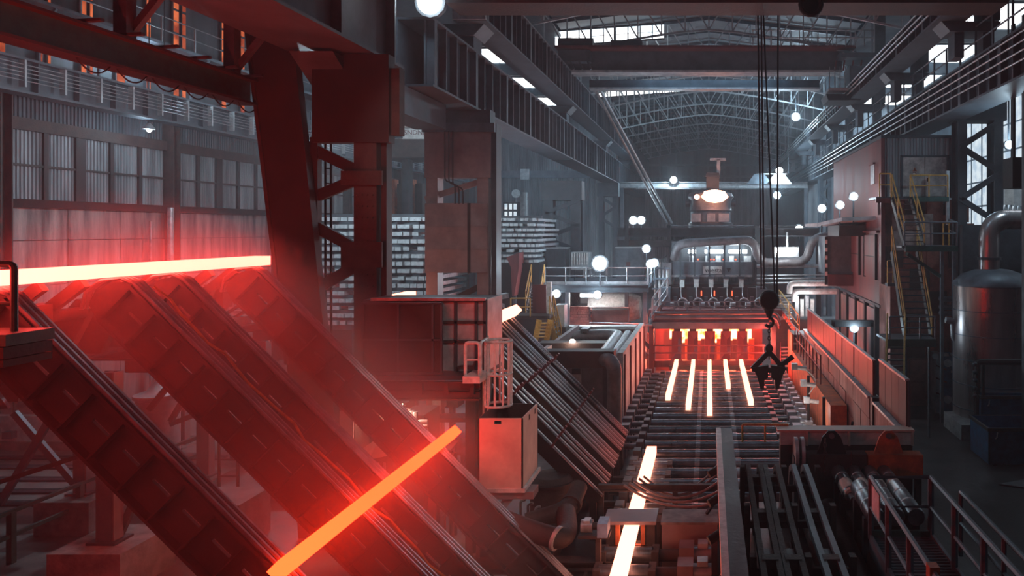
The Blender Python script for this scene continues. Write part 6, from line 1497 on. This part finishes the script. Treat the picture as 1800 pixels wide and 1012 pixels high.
# walkway with rails
zt = 2.2
t = thing('walkway', 'dark grated walkway with green kick plate at lower right', 'walkway', (3.1, 9.5, zt))
part(t, 'grating', bx(2.62, 3.62, 6, 12.0, zt, zt+.03), M['steel'])
gr = MB()
for k in range(60): gr.box(2.64, 3.6, 6.05+.1*k, 6.07+.1*k, zt+.03, zt+.05)
part(t, 'grating_bars', gr, M['steel2'], kind='stuff')
part(t, 'kick_plate', bx(2.62, 3.62, 11.96, 12.02, zt-.05, zt+.14), M['green'])
for x in (2.6, 3.6): part(t, 'stringer', bx(x, x+.05, 6, 12.0, zt-.2, zt+.08), M['steel2'])
for y in (7.5, 9.5, 11.6): part(t, 'support', bx(2.7, 2.8, y, y+.1, 1.35, zt), M['steel']); part(t, 'support', bx(3.45, 3.55, y, y+.1, 1.35, zt), M['steel'])
railing('walkway_railing', 'pale pipe railing around the walkway at lower right', [(2.63, 6.2, zt), (2.63, 12.0, zt), (3.6, 12.0, zt), (3.6, 6.2, zt)], 1.0, M['steel2'], 1.2, .04, True, False, None, .05)
single('sign_plate', bx(2.6, 2.62, 11.3, 11.8, zt+.55, zt+.95), M['white'], 'small white plate on the walkway railing corner', 'sign')
single('rail_clamp', bx(2.57, 2.69, 8.6, 8.75, zt+.85, zt+1.08), M['orange'], 'small red clamp on the walkway handrail', 'clamp')
railing('yard_handrail', 'second pale handrail just outside the walkway', [(3.95, 6.5, zt-.1), (3.95, 11.6, zt-.1)], 1.0, M['steel2'], 1.6, .035, True)
single('yard_plate', MB().prism([P(1755, 850, 17), P(1800, 842, 17.5), P(1850, 850, 17.2), P(1800, 856, 16.6)], (0, 0, -.04)), M['steel'], 'dark plate on the yard floor at the right edge', 'plate')
# ================================================================ HAZE filling the hall
if ADDED_VAPOUR > 0:
    # vapour added to catch red glow, replacing the moving bar's light sheet
    m = bpy.data.materials.new('hot_vapour'); m.use_nodes = True; nt = m.node_tree; L = nt.links
    for n in list(nt.nodes):
        if n.type != 'OUTPUT_MATERIAL': nt.nodes.remove(n)
    v = nt.nodes.new('ShaderNodeVolumeScatter'); v.inputs['Color'].default_value = (.95, .93, .92, 1); v.inputs['Anisotropy'].default_value = .2
    g = nt.nodes.new('ShaderNodeTexCoord'); n1 = nt.nodes.new('ShaderNodeTexNoise'); n1.inputs['Scale'].default_value = .55; n1.inputs['Detail'].default_value = 3
    mr = nt.nodes.new('ShaderNodeMapRange'); mr.inputs[1].default_value = .3; mr.inputs[2].default_value = .7; mr.inputs[3].default_value = .45*ADDED_VAPOUR; mr.inputs[4].default_value = 1.35*ADDED_VAPOUR
    # soft fall-off towards every side of the vapour
    gr = nt.nodes.new('ShaderNodeMapping'); gr.vector_type = 'POINT'
    vl = nt.nodes.new('ShaderNodeVectorMath'); vl.operation = 'LENGTH'
    mf = nt.nodes.new('ShaderNodeMapRange'); mf.inputs[1].default_value = .5; mf.inputs[2].default_value = 1.0; mf.inputs[3].default_value = 1; mf.inputs[4].default_value = 0
    mu = nt.nodes.new('ShaderNodeMath'); mu.operation = 'MULTIPLY'
    c0 = (-6.4, 11.8, 4.0)
    o = bpy.data.objects.new('hot_vapour', bpy.data.meshes.new('hot_vapour')); COL.objects.link(o)
    mb = MB().lathe([(max(.001, math.sin(math.pi*i/12)), -math.cos(math.pi*i/12)) for i in range(13)], (0, 0, 0), 20)
    o.data.from_pydata(mb.v, [], mb.f); o.data.materials.append(m)
    o.location = c0; o.rotation_euler = (0, math.radians(45), 0); o.scale = (5.2, 4.8, 1.9)
    L.new(g.outputs['Object'], vl.inputs[0]); L.new(vl.outputs['Value'], mf.inputs[0])
    L.new(g.outputs['Object'], gr.inputs['Vector']); gr.inputs['Scale'].default_value = (5.2, 4.8, 1.9)
    L.new(gr.outputs[0], n1.inputs['Vector']); L.new(n1.outputs['Fac'], mr.inputs[0])
    L.new(mr.outputs[0], mu.inputs[0]); L.new(mf.outputs[0], mu.inputs[1]); L.new(mu.outputs[0], v.inputs['Density'])
    L.new(v.outputs[0], [n for n in nt.nodes if n.type == 'OUTPUT_MATERIAL'][0].inputs['Volume'])
    o['kind'] = 'stuff'; o['label'] = 'added vapour veil standing in for the red light sheet over the sloping skids'; o['category'] = 'vapour'
if HAZE > 0:
    hz = MB().box(-23.9, 21.4, -2, 103.4, .05, 18.7)
    m = bpy.data.materials.new('hall_haze'); m.use_nodes = True; nt = m.node_tree
    for n in list(nt.nodes):
        if n.type != 'OUTPUT_MATERIAL': nt.nodes.remove(n)
    v = nt.nodes.new('ShaderNodeVolumeScatter'); v.inputs['Color'].default_value = (.86, .93, 1, 1); v.inputs['Density'].default_value = HAZE; v.inputs['Anisotropy'].default_value = .25
    nt.links.new(v.outputs[0], [n for n in nt.nodes if n.type == 'OUTPUT_MATERIAL'][0].inputs['Volume'])
    o = mesh_obj('hall_haze', hz, m); o['kind'] = 'stuff'; o['label'] = 'thin bluish smoke haze filling the whole hall'; o['category'] = 'haze'
